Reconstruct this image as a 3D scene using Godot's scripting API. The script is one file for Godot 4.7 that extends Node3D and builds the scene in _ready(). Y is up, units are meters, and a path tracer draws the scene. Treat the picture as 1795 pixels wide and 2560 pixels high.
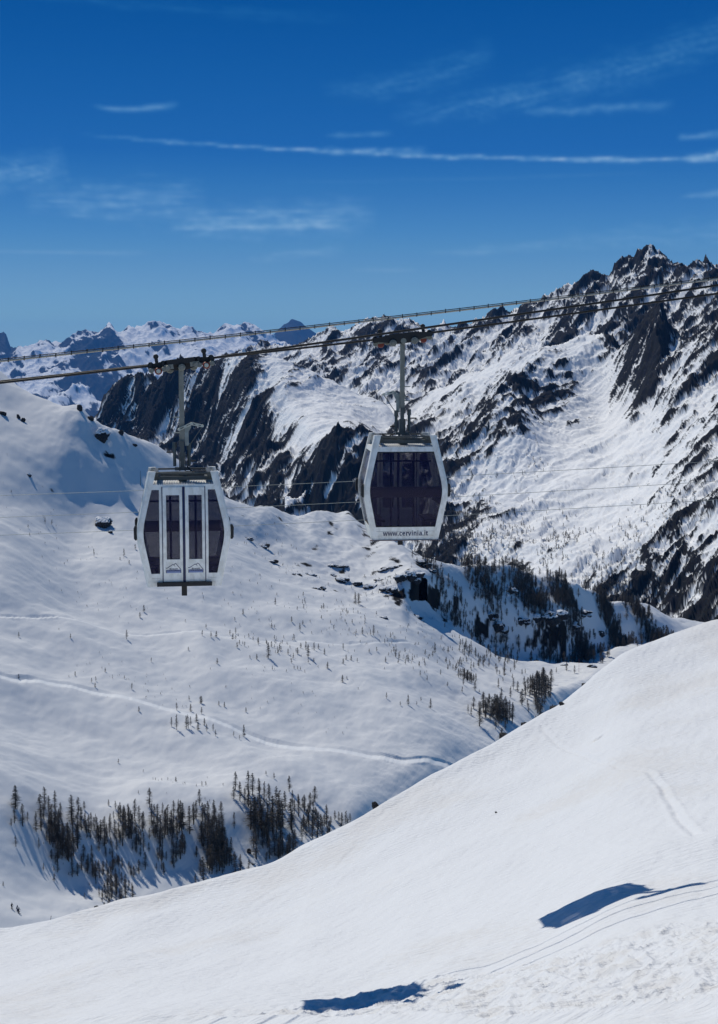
extends Node3D
# A spring ski valley in the Alps: two gondolas on their cables over a snow slope, a snowy basin
# with larches, and mountain ranges behind. Units are metres; the photographer's eye is at the origin.

const VALLEY_SIDE := [
	[-17.12,325,-146.2,0, -9.95,371,-167.3,0, -3.31,425,-181.6,0, 1.71,524,-192.2,0, 5.82,638,-198.9,0, 9.84,810,-214.8,0, 13.75,1070,-252.2,0, 16.05,1149,-264.6,0],
	[-17.03,359,-143.7,0, -14.70,375,-149.6,0, -12.79,392,-155.5,0, -10.69,422,-162.8,0, -8.27,426,-169.9,0, -3.30,468,-181.6,0, 1.70,562,-191.2,0, 5.81,679,-196.6,0, 9.82,862,-214.8,0, 13.73,1144,-253.4,0, 16.03,1224,-264.6,0],
	[-16.96,388,-138.5,0, -14.64,408,-146.1,0, -12.75,425,-154.6,0, -10.68,438,-162.8,0, -7.42,461,-169.8,0, -4.94,481,-174.5,0, -1.62,502,-178.9,0, 1.70,567,-183.6,0, 4.99,667,-190.4,0, 8.22,823,-204.2,0, 13.72,1174,-253.4,0, 16.02,1248,-264.6,0],
	[-16.86,427,-129.2,0, -14.56,441,-136.4,0, -12.69,456,-144.6,0, -10.63,463,-153.4,0, -8.21,472,-158.4,0, -4.93,497,-164.0,0, -0.79,521,-176.4,0, 1.70,582,-177.1,0, 4.98,687,-188.2,0, 8.21,833,-201.8,0, 11.38,1025,-223.2,0, 13.71,1200,-252.2,0, 16.01,1273,-264.6,0],
	[-16.82,460,-127.5,0, -14.52,480,-134.6,0, -10.59,508,-149.7,0, -4.91,538,-161.5,0, -0.79,553,-170.1,0, 1.69,613,-173.9,0, 4.97,726,-185.9,0, 8.20,846,-199.5,0, 11.37,1051,-224.4,0, 13.71,1223,-253.4,0, 16.01,1290,-264.6,0],
	[-16.76,507,-123.5,0, -14.47,523,-129.6,0, -10.55,560,-143.3,0, -4.89,588,-156.0,0, -0.78,617,-166.0,0, 1.69,664,-170.6,0, 4.96,769,-183.7,0, 8.20,883,-203.0,0, 11.37,1090,-228.0,0, 13.71,1239,-253.4,0, 16.00,1308,-264.6,0],
	[-16.69,561,-114.7,0, -14.40,587,-121.2,0, -11.29,622,-131.1,0, -7.30,647,-140.8,0, -3.24,662,-150.5,0, 1.68,735,-165.2,0, 4.95,830,-183.7,0, 8.19,932,-208.8,0, 11.36,1125,-230.4,0, 13.70,1257,-253.4,0, 16.00,1326,-264.6,0],
	[-16.62,623,-104.8,0, -14.35,641,-110.9,0, -11.25,680,-121.0,0, -7.27,718,-129.2,0, -3.23,749,-142.1,0, 1.68,811,-158.8,0, 4.13,883,-177.6,0, 5.76,916,-194.4,0, 8.19,992,-215.8,0, 11.36,1166,-234.0,0, 13.70,1275,-253.4,0, 15.99,1345,-264.6,0],
	[-16.57,665,-91.8,0, -14.31,684,-97.3,0, -11.22,734,-109.9,0, -7.25,773,-114.9,0, -3.22,839,-132.6,0, 0.04,872,-145.6,0.25, 1.67,869,-150.1,0.35, 3.31,923,-167.2,0.3, 4.94,960,-191.5,0.3, 6.57,997,-209.8,0.2, 8.18,1037,-220.4,0.15, 9.78,1115,-231.3,0.15, 11.35,1222,-240.0,0.1, 13.69,1305,-255.8,0, 15.99,1371,-265.9,0],
	[-16.49,754,-69.0,0, -14.23,774,-73.7,0, -11.16,825,-84.2,0.05, -7.22,849,-94.7,0, -4.82,879,-113.5,0.05, -3.21,915,-121.1,0.15, -0.77,921,-132.6,0.3, 1.02,896,-139.2,0.34, 2.32,887,-140.4,0.34, 3.30,930,-155.1,0.25, 4.93,974,-169.1,0.12, 6.55,1009,-184.7,0.14, 8.16,1047,-192.6,0.16, 9.76,1146,-214.8,0.12, 11.34,1236,-226.8,0.1, 13.69,1334,-255.8,0, 15.99,1381,-265.9,0],
	[-16.31,846,-27.7,0.05, -14.10,853,-39.5,0.05, -13.57,852,-43.2,0.01, -12.68,849,-49.3,0.01, -11.88,848,-52.7,0.12, -11.18,852,-54.2,0.15, -10.54,853,-59.9,0.2, -9.51,861,-65.8,0.16, -8.56,874,-71.8,0.06, -7.32,888,-79.0,0, -6.40,896,-88.9,0.06, -5.45,901,-99.1,0.13, -4.71,911,-104.7,0.17, -4.28,919,-106.9,0.18, -3.62,934,-107.7,0.17, -2.92,946,-112.3,0.22, -2.42,950,-115.5,0.24, -1.90,954,-116.7,0.26, -0.90,965,-121.5,0.35, -0.51,966,-121.7,0.35, 0.25,956,-128.5,0.36, 1.02,942,-131.6,0.37, 1.86,928,-134.7,0.37, 2.69,931,-140.2,0.3, 3.60,956,-149.1,0.26, 4.51,980,-155.4,0.23, 5.40,1003,-161.2,0.19, 6.30,1025,-167.4,0.19, 7.03,1044,-172.4,0.17, 7.75,1064,-176.9,0.18, 8.38,1085,-183.0,0.18, 9.00,1118,-192.5,0.17, 9.80,1166,-204.9,0.11, 10.79,1226,-216.5,0.1, 11.67,1280,-228.0,0.09, 12.55,1319,-240.8,0.07, 13.24,1352,-250.3,0.06, 15.98,1433,-270.7,0.05],
	[-16.31,937,10.0,0.1, -14.10,929,-8.8,0.1, -13.57,920,-14.4,0, -12.68,898,-23.7,0, -11.88,883,-27.7,0.2, -11.18,879,-28.4,0.25, -10.54,878,-38.1,0.35, -9.51,888,-47.0,0.3, -8.56,907,-56.5,0.1, -7.32,928,-67.6,0, -6.40,934,-80.7,0.1, -5.45,932,-93.6,0.22, -4.71,941,-99.4,0.28, -4.28,947,-101.7,0.28, -3.62,962,-100.1,0.22, -2.92,976,-106.1,0.28, -2.42,983,-110.3,0.28, -1.90,990,-110.2,0.28, -0.90,1009,-115.0,0.4, -0.51,1015,-113.9,0.4, 0.25,1005,-124.6,0.4, 1.02,988,-128.0,0.4, 1.86,966,-133.5,0.4, 2.69,959,-138.4,0.3, 3.60,974,-144.5,0.3, 4.51,996,-149.3,0.3, 5.40,1021,-152.8,0.25, 6.30,1047,-156.5,0.25, 7.03,1068,-161.8,0.2, 7.75,1090,-167.3,0.2, 8.38,1110,-174.5,0.2, 9.00,1136,-184.8,0.2, 9.80,1183,-198.8,0.1, 10.79,1247,-214.4,0.1, 11.67,1311,-229.1,0.1, 12.55,1351,-243.8,0.1, 13.24,1389,-254.2,0.1, 15.98,1484,-279.6,0.1],
	[-16.31,977,-7.4,0.1, -14.10,969,-26.2,0.1, -13.57,959,-31.8,0, -12.68,938,-41.1,0, -11.88,923,-45.1,0.2, -11.18,918,-45.8,0.25, -10.54,917,-55.5,0.35, -9.51,928,-64.6,0.3, -8.56,948,-74.4,0.1, -7.32,970,-86.0,0, -6.40,976,-99.5,0.1, -5.45,976,-112.9,0.22, -4.71,985,-119.1,0.28, -4.28,992,-121.7,0.28, -3.62,1008,-120.4,0.22, -2.92,1023,-126.8,0.28, -2.42,1030,-131.2,0.28, -1.90,1038,-131.4,0.28, -0.90,1058,-136.5,0.4, -0.51,1064,-135.6,0.4, 0.25,1055,-146.5,0.4, 1.02,1037,-150.0,0.4, 1.86,1016,-155.5,0.4, 2.69,1009,-160.4,0.3, 3.60,1024,-166.5,0.3, 4.51,1046,-171.3,0.3, 5.40,1071,-174.8,0.25, 6.30,1097,-178.5,0.25, 7.03,1118,-183.8,0.2, 7.75,1140,-189.3,0.2, 8.38,1160,-196.5,0.2, 9.00,1186,-206.8,0.2, 9.80,1233,-220.8,0.1, 10.79,1297,-236.4,0.1, 11.67,1361,-251.1,0.1, 12.55,1401,-265.8,0.1, 13.24,1439,-276.2,0.1, 15.98,1534,-301.6,0.1],
	[-16.31,1237,-179.6,0.1, -14.10,1229,-198.4,0.1, -13.57,1220,-204.0,0, -12.68,1198,-213.3,0, -11.88,1184,-217.3,0.2, -11.18,1179,-218.0,0.25, -10.54,1178,-228.0,0.35, -9.51,1192,-238.9,0.3, -8.56,1216,-251.5,0.1, -7.32,1246,-268.2,0, -6.40,1259,-286.1,0.1, -5.45,1266,-304.5,0.22, -4.71,1281,-314.6,0.28, -4.28,1292,-319.5,0.28, -3.62,1313,-321.7,0.22, -2.92,1333,-331.6,0.28, -2.42,1344,-338.3,0.28, -1.90,1355,-340.8,0.28, -0.90,1381,-349.9,0.4, -0.51,1389,-350.1,0.4, 0.25,1383,-363.0,0.4, 1.02,1367,-367.7,0.4, 1.86,1346,-373.5,0.4, 2.69,1339,-378.4,0.3, 3.60,1354,-384.5,0.3, 4.51,1376,-389.3,0.3, 5.40,1401,-392.8,0.25, 6.30,1427,-396.5,0.25, 7.03,1448,-401.8,0.2, 7.75,1470,-407.3,0.2, 8.38,1490,-414.5,0.2, 9.00,1516,-424.8,0.2, 9.80,1563,-438.8,0.1, 10.79,1627,-454.4,0.1, 11.67,1691,-469.1,0.1, 12.55,1731,-483.8,0.1, 13.24,1769,-494.2,0.1, 15.98,1864,-519.6,0.1],
]
const EAST_MASSIF := [
	[-1.27,2703,-623.9,0.2, 4.96,2390,-563.6,0.2, 9.81,2160,-503.8,0.5, 12.18,2049,-474.0,0.9, 16.80,1828,-414.2,0.9],
	[-1.26,3036,-506.8,0.6, 3.30,2809,-436.1,0.5, 5.73,2643,-431.5,0.25, 8.15,2494,-419.4,0.3, 10.53,2392,-406.2,0.8, 12.86,2338,-354.3,0.8, 16.64,2144,-295.8,0.6],
	[-1.26,3314,-410.7,0.6, 1.66,3130,-387.8,0.7, 3.28,2990,-370.1,0.7, 4.90,2894,-374.0,0.3, 6.52,2814,-378.6,0.2, 8.91,2707,-362.0,0.2, 11.27,2576,-342.1,0.3, 12.81,2495,-301.5,0.4, 16.58,2288,-234.3,0.3],
	[-1.25,3667,-339.7,0.6, 1.66,3432,-327.6,0.8, 3.76,3213,-287.9,0.85, 5.37,3164,-291.9,0.3, 6.81,3125,-296.3,0.1, 8.88,3032,-294.5,0.05, 11.23,2884,-278.2,0.2, 12.77,2755,-249.0,0.35, 16.52,2504,-174.9,0.3],
	[-1.25,4080,-274.1,0.4, 1.65,3793,-265.5,0.6, 3.26,3566,-219.2,0.7, 4.86,3471,-183.7,0.7, 6.30,3441,-162.4,0.5, 7.73,3465,-192.1,0.1, 9.63,3376,-214.3,0.05, 11.19,3217,-203.2,0.1, 13.49,3012,-163.8,0.3, 16.47,2762,-111.0,0.3],
	[-1.25,4536,-228.1,0.1, 1.65,4241,-201.3,0.3, 3.26,4026,-168.3,0.5, 4.85,3876,-129.3,0.6, 6.43,3812,-73.9,0.6, 8.01,3779,-73.0,0.6, 9.59,3773,-114.1,0.1, 10.53,3661,-110.4,0.15, 11.76,3517,-86.4,0.62, 13.44,3352,-63.6,0.5, 16.43,3094,-49.6,0.45],
	[-1.25,4831,-222.6,0.1, 1.94,4571,-158.0,0.1, 3.25,4457,-117.8,0.1, 4.52,4364,-66.6,0.1, 5.85,4267,-14.2,0.15, 6.89,4206,11.6,0.15, 7.99,4137,25.0,0.15, 9.35,4059,48.9,0.3, 10.01,4001,56.9,0.7, 10.81,3934,83.6,0.8, 11.50,3876,98.9,0.85, 11.85,3844,93.9,0.85, 12.32,3811,56.8,0.75, 12.93,3756,50.8,0.75, 13.68,3680,67.4,0.8, 14.87,3576,86.2,0.8, 16.35,3444,91.6,0.8],
	[-1.25,4991,-282.6,0.1, 1.94,4731,-218.0,0.1, 3.25,4617,-177.8,0.1, 4.52,4524,-126.6,0.1, 5.85,4427,-74.2,0.15, 6.89,4366,-48.4,0.15, 7.99,4297,-35.0,0.15, 9.35,4219,-11.1,0.3, 10.01,4161,-3.1,0.7, 10.81,4094,23.6,0.8, 11.50,4036,38.9,0.85, 11.85,4004,33.9,0.85, 12.32,3971,-3.2,0.75, 12.93,3916,-9.2,0.75, 13.68,3840,7.4,0.8, 14.87,3736,26.2,0.8, 16.35,3604,31.6,0.8],
	[-1.25,5251,-482.6,0.1, 1.94,4991,-418.0,0.1, 3.25,4877,-377.8,0.1, 4.52,4784,-326.6,0.1, 5.85,4687,-274.2,0.15, 6.89,4626,-248.4,0.15, 7.99,4557,-235.0,0.15, 9.35,4479,-211.1,0.3, 10.01,4421,-203.1,0.7, 10.81,4354,-176.4,0.8, 11.50,4296,-161.1,0.85, 11.85,4264,-166.1,0.85, 12.32,4231,-203.2,0.75, 12.93,4176,-209.2,0.75, 13.68,4100,-192.6,0.8, 14.87,3996,-173.8,0.8, 16.35,3864,-168.4,0.8],
]
const BACK_RIDGE := [
	[-5.43,5693,-412.9,0.2, -2.21,5480,-290.9,0.2, 0.04,5303,-251.9,0.2, 2.45,5054,-239.8,0.2, 4.85,4875,-149.0,0.3, 8.01,4619,-50.9,0.5, 11.53,4364,11.9,0.6, 16.39,3858,10.3,0.55],
	[-5.41,6507,-180.6,0.3, -2.21,6219,-121.2,0.3, 0.04,5978,-66.5,0.35, 2.44,5721,-63.6,0.3, 4.84,5486,-15.2,0.33, 7.98,5194,85.6,0.38, 9.53,5075,138.7,0.42, 11.48,4857,184.4,0.55, 16.35,4289,125.4,0.5],
	[-4.75,7430,20.6,0.32, -3.62,7290,54.6,0.32, -2.47,7149,75.4,0.32, -1.83,7072,90.2,0.32, -1.13,6990,128.0,0.32, -0.68,6934,109.7,0.32, -0.41,6902,114.9,0.32, 0.04,6851,134.9,0.32, 0.50,6798,156.4,0.32, 0.93,6748,172.1,0.32, 1.48,6683,164.8,0.32, 2.02,6619,157.7,0.32, 2.37,6575,136.6,0.32, 2.90,6512,115.5,0.35, 3.54,6438,123.0,0.35, 3.98,6388,132.5,0.35, 4.60,6318,144.9,0.35, 5.12,6259,162.4,0.35, 5.66,6200,184.6,0.35, 5.91,6169,170.0,0.35, 6.54,6102,214.8,0.36, 7.06,6043,217.5,0.39, 7.76,5966,250.2,0.42, 8.27,5908,265.2,0.45, 8.89,5840,293.4,0.48, 9.23,5803,318.0,0.5, 9.49,5773,324.0,0.52, 9.92,5722,316.1,0.52, 10.09,5705,341.2,0.52, 10.35,5676,353.0,0.52, 10.81,5623,356.7,0.52, 10.94,5609,367.7,0.52, 11.18,5582,383.6,0.52, 11.44,5552,388.7,0.52, 11.70,5520,374.2,0.52, 11.87,5501,374.2,0.52, 12.23,5457,348.8,0.52, 12.47,5428,349.6,0.52, 12.73,5396,332.7,0.52, 13.06,5356,321.2,0.52, 13.58,5293,301.2,0.52, 14.00,5241,285.2,0.52, 16.33,4954,203.8,0.52],
	[-4.75,7580,-49.4,0.32, -3.62,7440,-15.4,0.32, -2.47,7299,5.4,0.32, -1.83,7222,20.2,0.32, -1.13,7140,58.0,0.32, -0.68,7084,39.7,0.32, -0.41,7052,44.9,0.32, 0.04,7001,64.9,0.32, 0.50,6948,86.4,0.32, 0.93,6898,102.1,0.32, 1.48,6833,94.8,0.32, 2.02,6769,87.7,0.32, 2.37,6725,66.6,0.32, 2.90,6662,45.5,0.35, 3.54,6588,53.0,0.35, 3.98,6538,62.5,0.35, 4.60,6468,74.9,0.35, 5.12,6409,92.4,0.35, 5.66,6350,114.6,0.35, 5.91,6319,100.0,0.35, 6.54,6252,144.8,0.36, 7.06,6193,147.5,0.39, 7.76,6116,180.2,0.42, 8.27,6058,195.2,0.45, 8.89,5990,223.4,0.48, 9.23,5953,248.0,0.5, 9.49,5923,254.0,0.52, 9.92,5872,246.1,0.52, 10.09,5855,271.2,0.52, 10.35,5826,283.0,0.52, 10.81,5773,286.7,0.52, 10.94,5759,297.7,0.52, 11.18,5732,313.6,0.52, 11.44,5702,318.7,0.52, 11.70,5670,304.2,0.52, 11.87,5651,304.2,0.52, 12.23,5607,278.8,0.52, 12.47,5578,279.6,0.52, 12.73,5546,262.7,0.52, 13.06,5506,251.2,0.52, 13.58,5443,231.2,0.52, 14.00,5391,215.2,0.52, 16.33,5104,133.8,0.52],
	[-4.75,8030,-379.4,0.32, -3.62,7890,-345.4,0.32, -2.47,7749,-324.6,0.32, -1.83,7672,-309.8,0.32, -1.13,7590,-272.0,0.32, -0.68,7534,-290.3,0.32, -0.41,7502,-285.1,0.32, 0.04,7451,-265.1,0.32, 0.50,7398,-243.6,0.32, 0.93,7348,-227.9,0.32, 1.48,7283,-235.2,0.32, 2.02,7219,-242.3,0.32, 2.37,7175,-263.4,0.32, 2.90,7112,-284.5,0.35, 3.54,7038,-277.0,0.35, 3.98,6988,-267.5,0.35, 4.60,6918,-255.1,0.35, 5.12,6859,-237.6,0.35, 5.66,6800,-215.4,0.35, 5.91,6769,-230.0,0.35, 6.54,6702,-185.2,0.36, 7.06,6643,-182.5,0.39, 7.76,6566,-149.8,0.42, 8.27,6508,-134.8,0.45, 8.89,6440,-106.6,0.48, 9.23,6403,-82.0,0.5, 9.49,6373,-76.0,0.52, 9.92,6322,-83.9,0.52, 10.09,6305,-58.8,0.52, 10.35,6276,-47.0,0.52, 10.81,6223,-43.3,0.52, 10.94,6209,-32.3,0.52, 11.18,6182,-16.4,0.52, 11.44,6152,-11.3,0.52, 11.70,6120,-25.8,0.52, 11.87,6101,-25.8,0.52, 12.23,6057,-51.2,0.52, 12.47,6028,-50.4,0.52, 12.73,5996,-67.3,0.52, 13.06,5956,-78.8,0.52, 13.58,5893,-98.8,0.52, 14.00,5841,-114.8,0.52, 16.33,5554,-196.2,0.52],
]
const DARK_DOME := [
	[-13.50,3966,-890.2,0, -5.49,3521,-605.5,0, 2.33,3012,-615.9,0],
	[-13.42,4389,-737.5,0.2, -9.63,4142,-588.1,0.2, -5.46,3829,-439.8,0.8, -2.97,3594,-403.9,1, -1.01,3408,-364.1,1, 0.53,3283,-378.8,1, 2.32,3155,-490.2,0.9],
	[-13.35,4745,-572.2,0.2, -9.58,4474,-421.3,0.2, -7.25,4296,-407.0,0.6, -5.44,4183,-374.0,0.7, -4.16,3981,-334.1,0.8, -2.96,3770,-306.2,0.8, -2.22,3663,-282.1,0.7, -1.01,3561,-227.2,0.8, -0.40,3508,-225.8,0.8, 0.52,3442,-241.0,0.8, 2.31,3309,-353.4,0.8],
	[-13.33,4955,-501.5,0.3, -10.50,4798,-356.9,0.3, -8.92,4753,-302.3,0.3, -7.24,4580,-331.0,0.8, -6.08,4449,-359.8,1, -5.11,4362,-279.7,0.5, -4.30,4264,-237.8,0.9, -3.50,4117,-253.0,0.9, -2.86,3987,-267.6,0.3, -1.85,3815,-224.0,0.05, -0.59,3681,-205.9,0.1, 0.36,3611,-212.1,0.3, 2.31,3461,-330.2,0.4],
	[-13.30,5098,-431.6,0.4, -10.49,4981,-315.3,0.7, -9.33,4963,-246.3,1, -7.97,4827,-253.9,0.9, -7.22,4733,-249.4,0.9, -6.06,4591,-242.5,1, -5.42,4491,-199.8,0.8, -4.71,4409,-171.7,0.5, -3.98,4312,-168.1,0.9, -3.18,4188,-175.2,0.3, -1.84,4025,-179.8,0.05, -0.59,3925,-186.4,0.05, 2.30,3690,-320.8,0.1],
	[-13.29,5171,-380.8,0.8, -10.48,5089,-265.8,0.9, -9.32,5032,-180.1,1, -7.20,4841,-133.9,1, -6.04,4720,-130.9,1, -5.40,4606,-102.2,0.7, -4.70,4499,-87.4,0.6, -4.13,4448,-86.5,0.7, -3.17,4364,-85.0,0.15, -1.84,4302,-113.9,0.1, -0.59,4245,-148.0,0.1, 2.30,3991,-301.7,0.1],
	[-13.27,5244,-328.6,0.6, -11.10,5155,-254.5,0.7, -10.46,5159,-212.5,0.8, -10.09,5166,-156.0,0.8, -9.30,5114,-115.3,0.9, -8.59,5045,-87.5,0.9, -7.19,4909,-58.3,0.9, -6.30,4825,-50.7,0.8, -5.59,4735,-34.1,0.5, -4.69,4655,-15.5,0.4, -3.80,4596,-12.8,0.2, -3.18,4574,-8.9,0.1, -2.56,4549,-22.7,0.4, -1.84,4503,-53.9,0.3, -1.40,4483,-78.6,0.1, -0.59,4428,-108.6,0.1, 0.04,4402,-128.9,0.1, 0.84,4331,-145.0,0.1, 2.30,4191,-287.3,0.1],
	[-13.27,5364,-378.6,0.6, -11.10,5275,-304.5,0.7, -10.46,5279,-262.5,0.8, -10.09,5286,-206.0,0.8, -9.30,5234,-165.3,0.9, -8.59,5165,-137.5,0.9, -7.19,5029,-108.3,0.9, -6.30,4945,-100.7,0.8, -5.59,4855,-84.1,0.5, -4.69,4775,-65.5,0.4, -3.80,4716,-62.8,0.2, -3.18,4694,-58.9,0.1, -2.56,4669,-72.7,0.4, -1.84,4623,-103.9,0.3, -1.40,4603,-128.6,0.1, -0.59,4548,-158.6,0.1, 0.04,4522,-178.9,0.1, 0.84,4451,-195.0,0.1, 2.30,4311,-337.3,0.1],
	[-13.27,5644,-568.6,0.6, -11.10,5555,-494.5,0.7, -10.46,5559,-452.5,0.8, -10.09,5566,-396.0,0.8, -9.30,5514,-355.3,0.9, -8.59,5445,-327.5,0.9, -7.19,5309,-298.3,0.9, -6.30,5225,-290.7,0.8, -5.59,5135,-274.1,0.5, -4.69,5055,-255.5,0.4, -3.80,4996,-252.8,0.2, -3.18,4974,-248.9,0.1, -2.56,4949,-262.7,0.4, -1.84,4903,-293.9,0.3, -1.40,4883,-318.6,0.1, -0.59,4828,-348.6,0.1, 0.04,4802,-368.9,0.1, 0.84,4731,-385.0,0.1, 2.30,4591,-527.3,0.1],
]
const FAR_RANGE := [
	[-17.17,24811,-1526.1,0.4, -10.33,24096,-1526.1,0.5, -2.22,23723,-1526.1,0.4],
	[-17.12,27090,-866.7,0.5, -12.61,26538,-794.5,0.5, -10.30,26314,-866.7,0.6, -7.15,26117,-650.0,0.3, -2.21,25933,-650.0,0.3],
	[-17.08,29137,-310.0,0.6, -12.59,28538,-310.0,0.4, -11.35,28641,-156.2,0.6, -9.95,28527,0.0,0.85, -8.71,28421,-39.0,0.4, -7.13,28325,78.1,0.25, -4.76,28195,0.0,0.35, -2.20,28084,-312.4,0.4],
	[-17.04,30972,328.8,0.9, -14.07,30531,353.5,0.9, -13.86,30501,337.0,0.9, -13.66,30449,106.9,0.9, -13.23,30397,123.3,0.36, -12.80,30357,238.4,0.36, -12.30,30306,312.4,0.36, -11.95,30258,238.4,0.36, -11.51,30226,378.2,0.36, -10.83,30168,493.2,0.36, -10.40,30123,468.6,0.36, -9.87,30088,608.3,0.36, -9.53,30045,493.2,0.36, -8.92,29999,542.6,0.36, -8.39,29966,633.0,0.36, -7.87,29933,682.3,0.36, -7.51,29902,633.0,0.36, -7.24,29874,542.6,0.36, -6.72,29842,550.8,0.36, -6.24,29797,402.8,0.36, -5.75,29770,402.8,0.36, -5.22,29757,517.9,0.36, -4.86,29733,452.1,0.36, -4.43,29718,485.0,0.36, -3.89,29684,353.5,0.36, -3.64,29661,230.2,0.36, -2.20,29589,-82.2,0.36],
	[-17.04,31972,28.8,0.9, -14.07,31531,53.5,0.9, -13.86,31501,37.0,0.9, -13.66,31449,-193.1,0.9, -13.23,31397,-176.7,0.36, -12.80,31357,-61.6,0.36, -12.30,31306,12.4,0.36, -11.95,31258,-61.6,0.36, -11.51,31226,78.2,0.36, -10.83,31168,193.2,0.36, -10.40,31123,168.6,0.36, -9.87,31088,308.3,0.36, -9.53,31045,193.2,0.36, -8.92,30999,242.6,0.36, -8.39,30966,333.0,0.36, -7.87,30933,382.3,0.36, -7.51,30902,333.0,0.36, -7.24,30874,242.6,0.36, -6.72,30842,250.8,0.36, -6.24,30797,102.8,0.36, -5.75,30770,102.8,0.36, -5.22,30757,217.9,0.36, -4.86,30733,152.1,0.36, -4.43,30718,185.0,0.36, -3.89,30684,53.5,0.36, -3.64,30661,-69.8,0.36, -2.20,30589,-382.2,0.36],
	[-17.04,33972,-871.2,0.9, -14.07,33531,-846.5,0.9, -13.86,33501,-863.0,0.9, -13.66,33449,-1093.1,0.9, -13.23,33397,-1076.7,0.36, -12.80,33357,-961.6,0.36, -12.30,33306,-887.6,0.36, -11.95,33258,-961.6,0.36, -11.51,33226,-821.8,0.36, -10.83,33168,-706.8,0.36, -10.40,33123,-731.4,0.36, -9.87,33088,-591.7,0.36, -9.53,33045,-706.8,0.36, -8.92,32999,-657.4,0.36, -8.39,32966,-567.0,0.36, -7.87,32933,-517.7,0.36, -7.51,32902,-567.0,0.36, -7.24,32874,-657.4,0.36, -6.72,32842,-649.2,0.36, -6.24,32797,-797.2,0.36, -5.75,32770,-797.2,0.36, -5.22,32757,-682.1,0.36, -4.86,32733,-747.9,0.36, -4.43,32718,-715.0,0.36, -3.89,32684,-846.5,0.36, -3.64,32661,-969.8,0.36, -2.20,32589,-1282.2,0.36],
]
const FAR_PYRAMID := [
	[-4.77,34249,-665.5,1, -0.44,34132,-665.5,1],
	[-4.76,35496,-344.5,1, -3.64,35477,-49.2,1, -2.52,35579,296.1,1, -1.56,35424,0.0,1, -0.44,35374,-344.5,1],
	[-4.76,36829,-153.1,0.95, -4.12,36825,102.1,0.95, -3.76,36832,306.2,0.95, -3.17,36846,643.0,0.95, -2.91,36851,765.4,0.95, -2.64,36854,877.7,0.95, -2.44,36845,847.1,0.95, -2.28,36834,785.9,0.95, -2.10,36820,694.0,0.95, -1.75,36794,530.7,0.95, -1.08,36737,102.1,0.95, -0.44,36698,-204.1,0.95],
	[-4.76,38229,-453.1,0.95, -4.12,38225,-197.9,0.95, -3.76,38232,6.2,0.95, -3.17,38246,343.0,0.95, -2.91,38251,465.4,0.95, -2.64,38254,577.7,0.95, -2.44,38245,547.1,0.95, -2.28,38234,485.9,0.95, -2.10,38220,394.0,0.95, -1.75,38194,230.7,0.95, -1.08,38137,-197.9,0.95, -0.44,38098,-504.1,0.95],
	[-4.76,39829,-1953.1,0.95, -4.12,39825,-1697.9,0.95, -3.76,39832,-1493.8,0.95, -3.17,39846,-1157.0,0.95, -2.91,39851,-1034.6,0.95, -2.64,39854,-922.3,0.95, -2.44,39845,-952.9,0.95, -2.28,39834,-1014.1,0.95, -2.10,39820,-1106.0,0.95, -1.75,39794,-1269.3,0.95, -1.08,39737,-1697.9,0.95, -0.44,39698,-2004.1,0.95],
]
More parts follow.
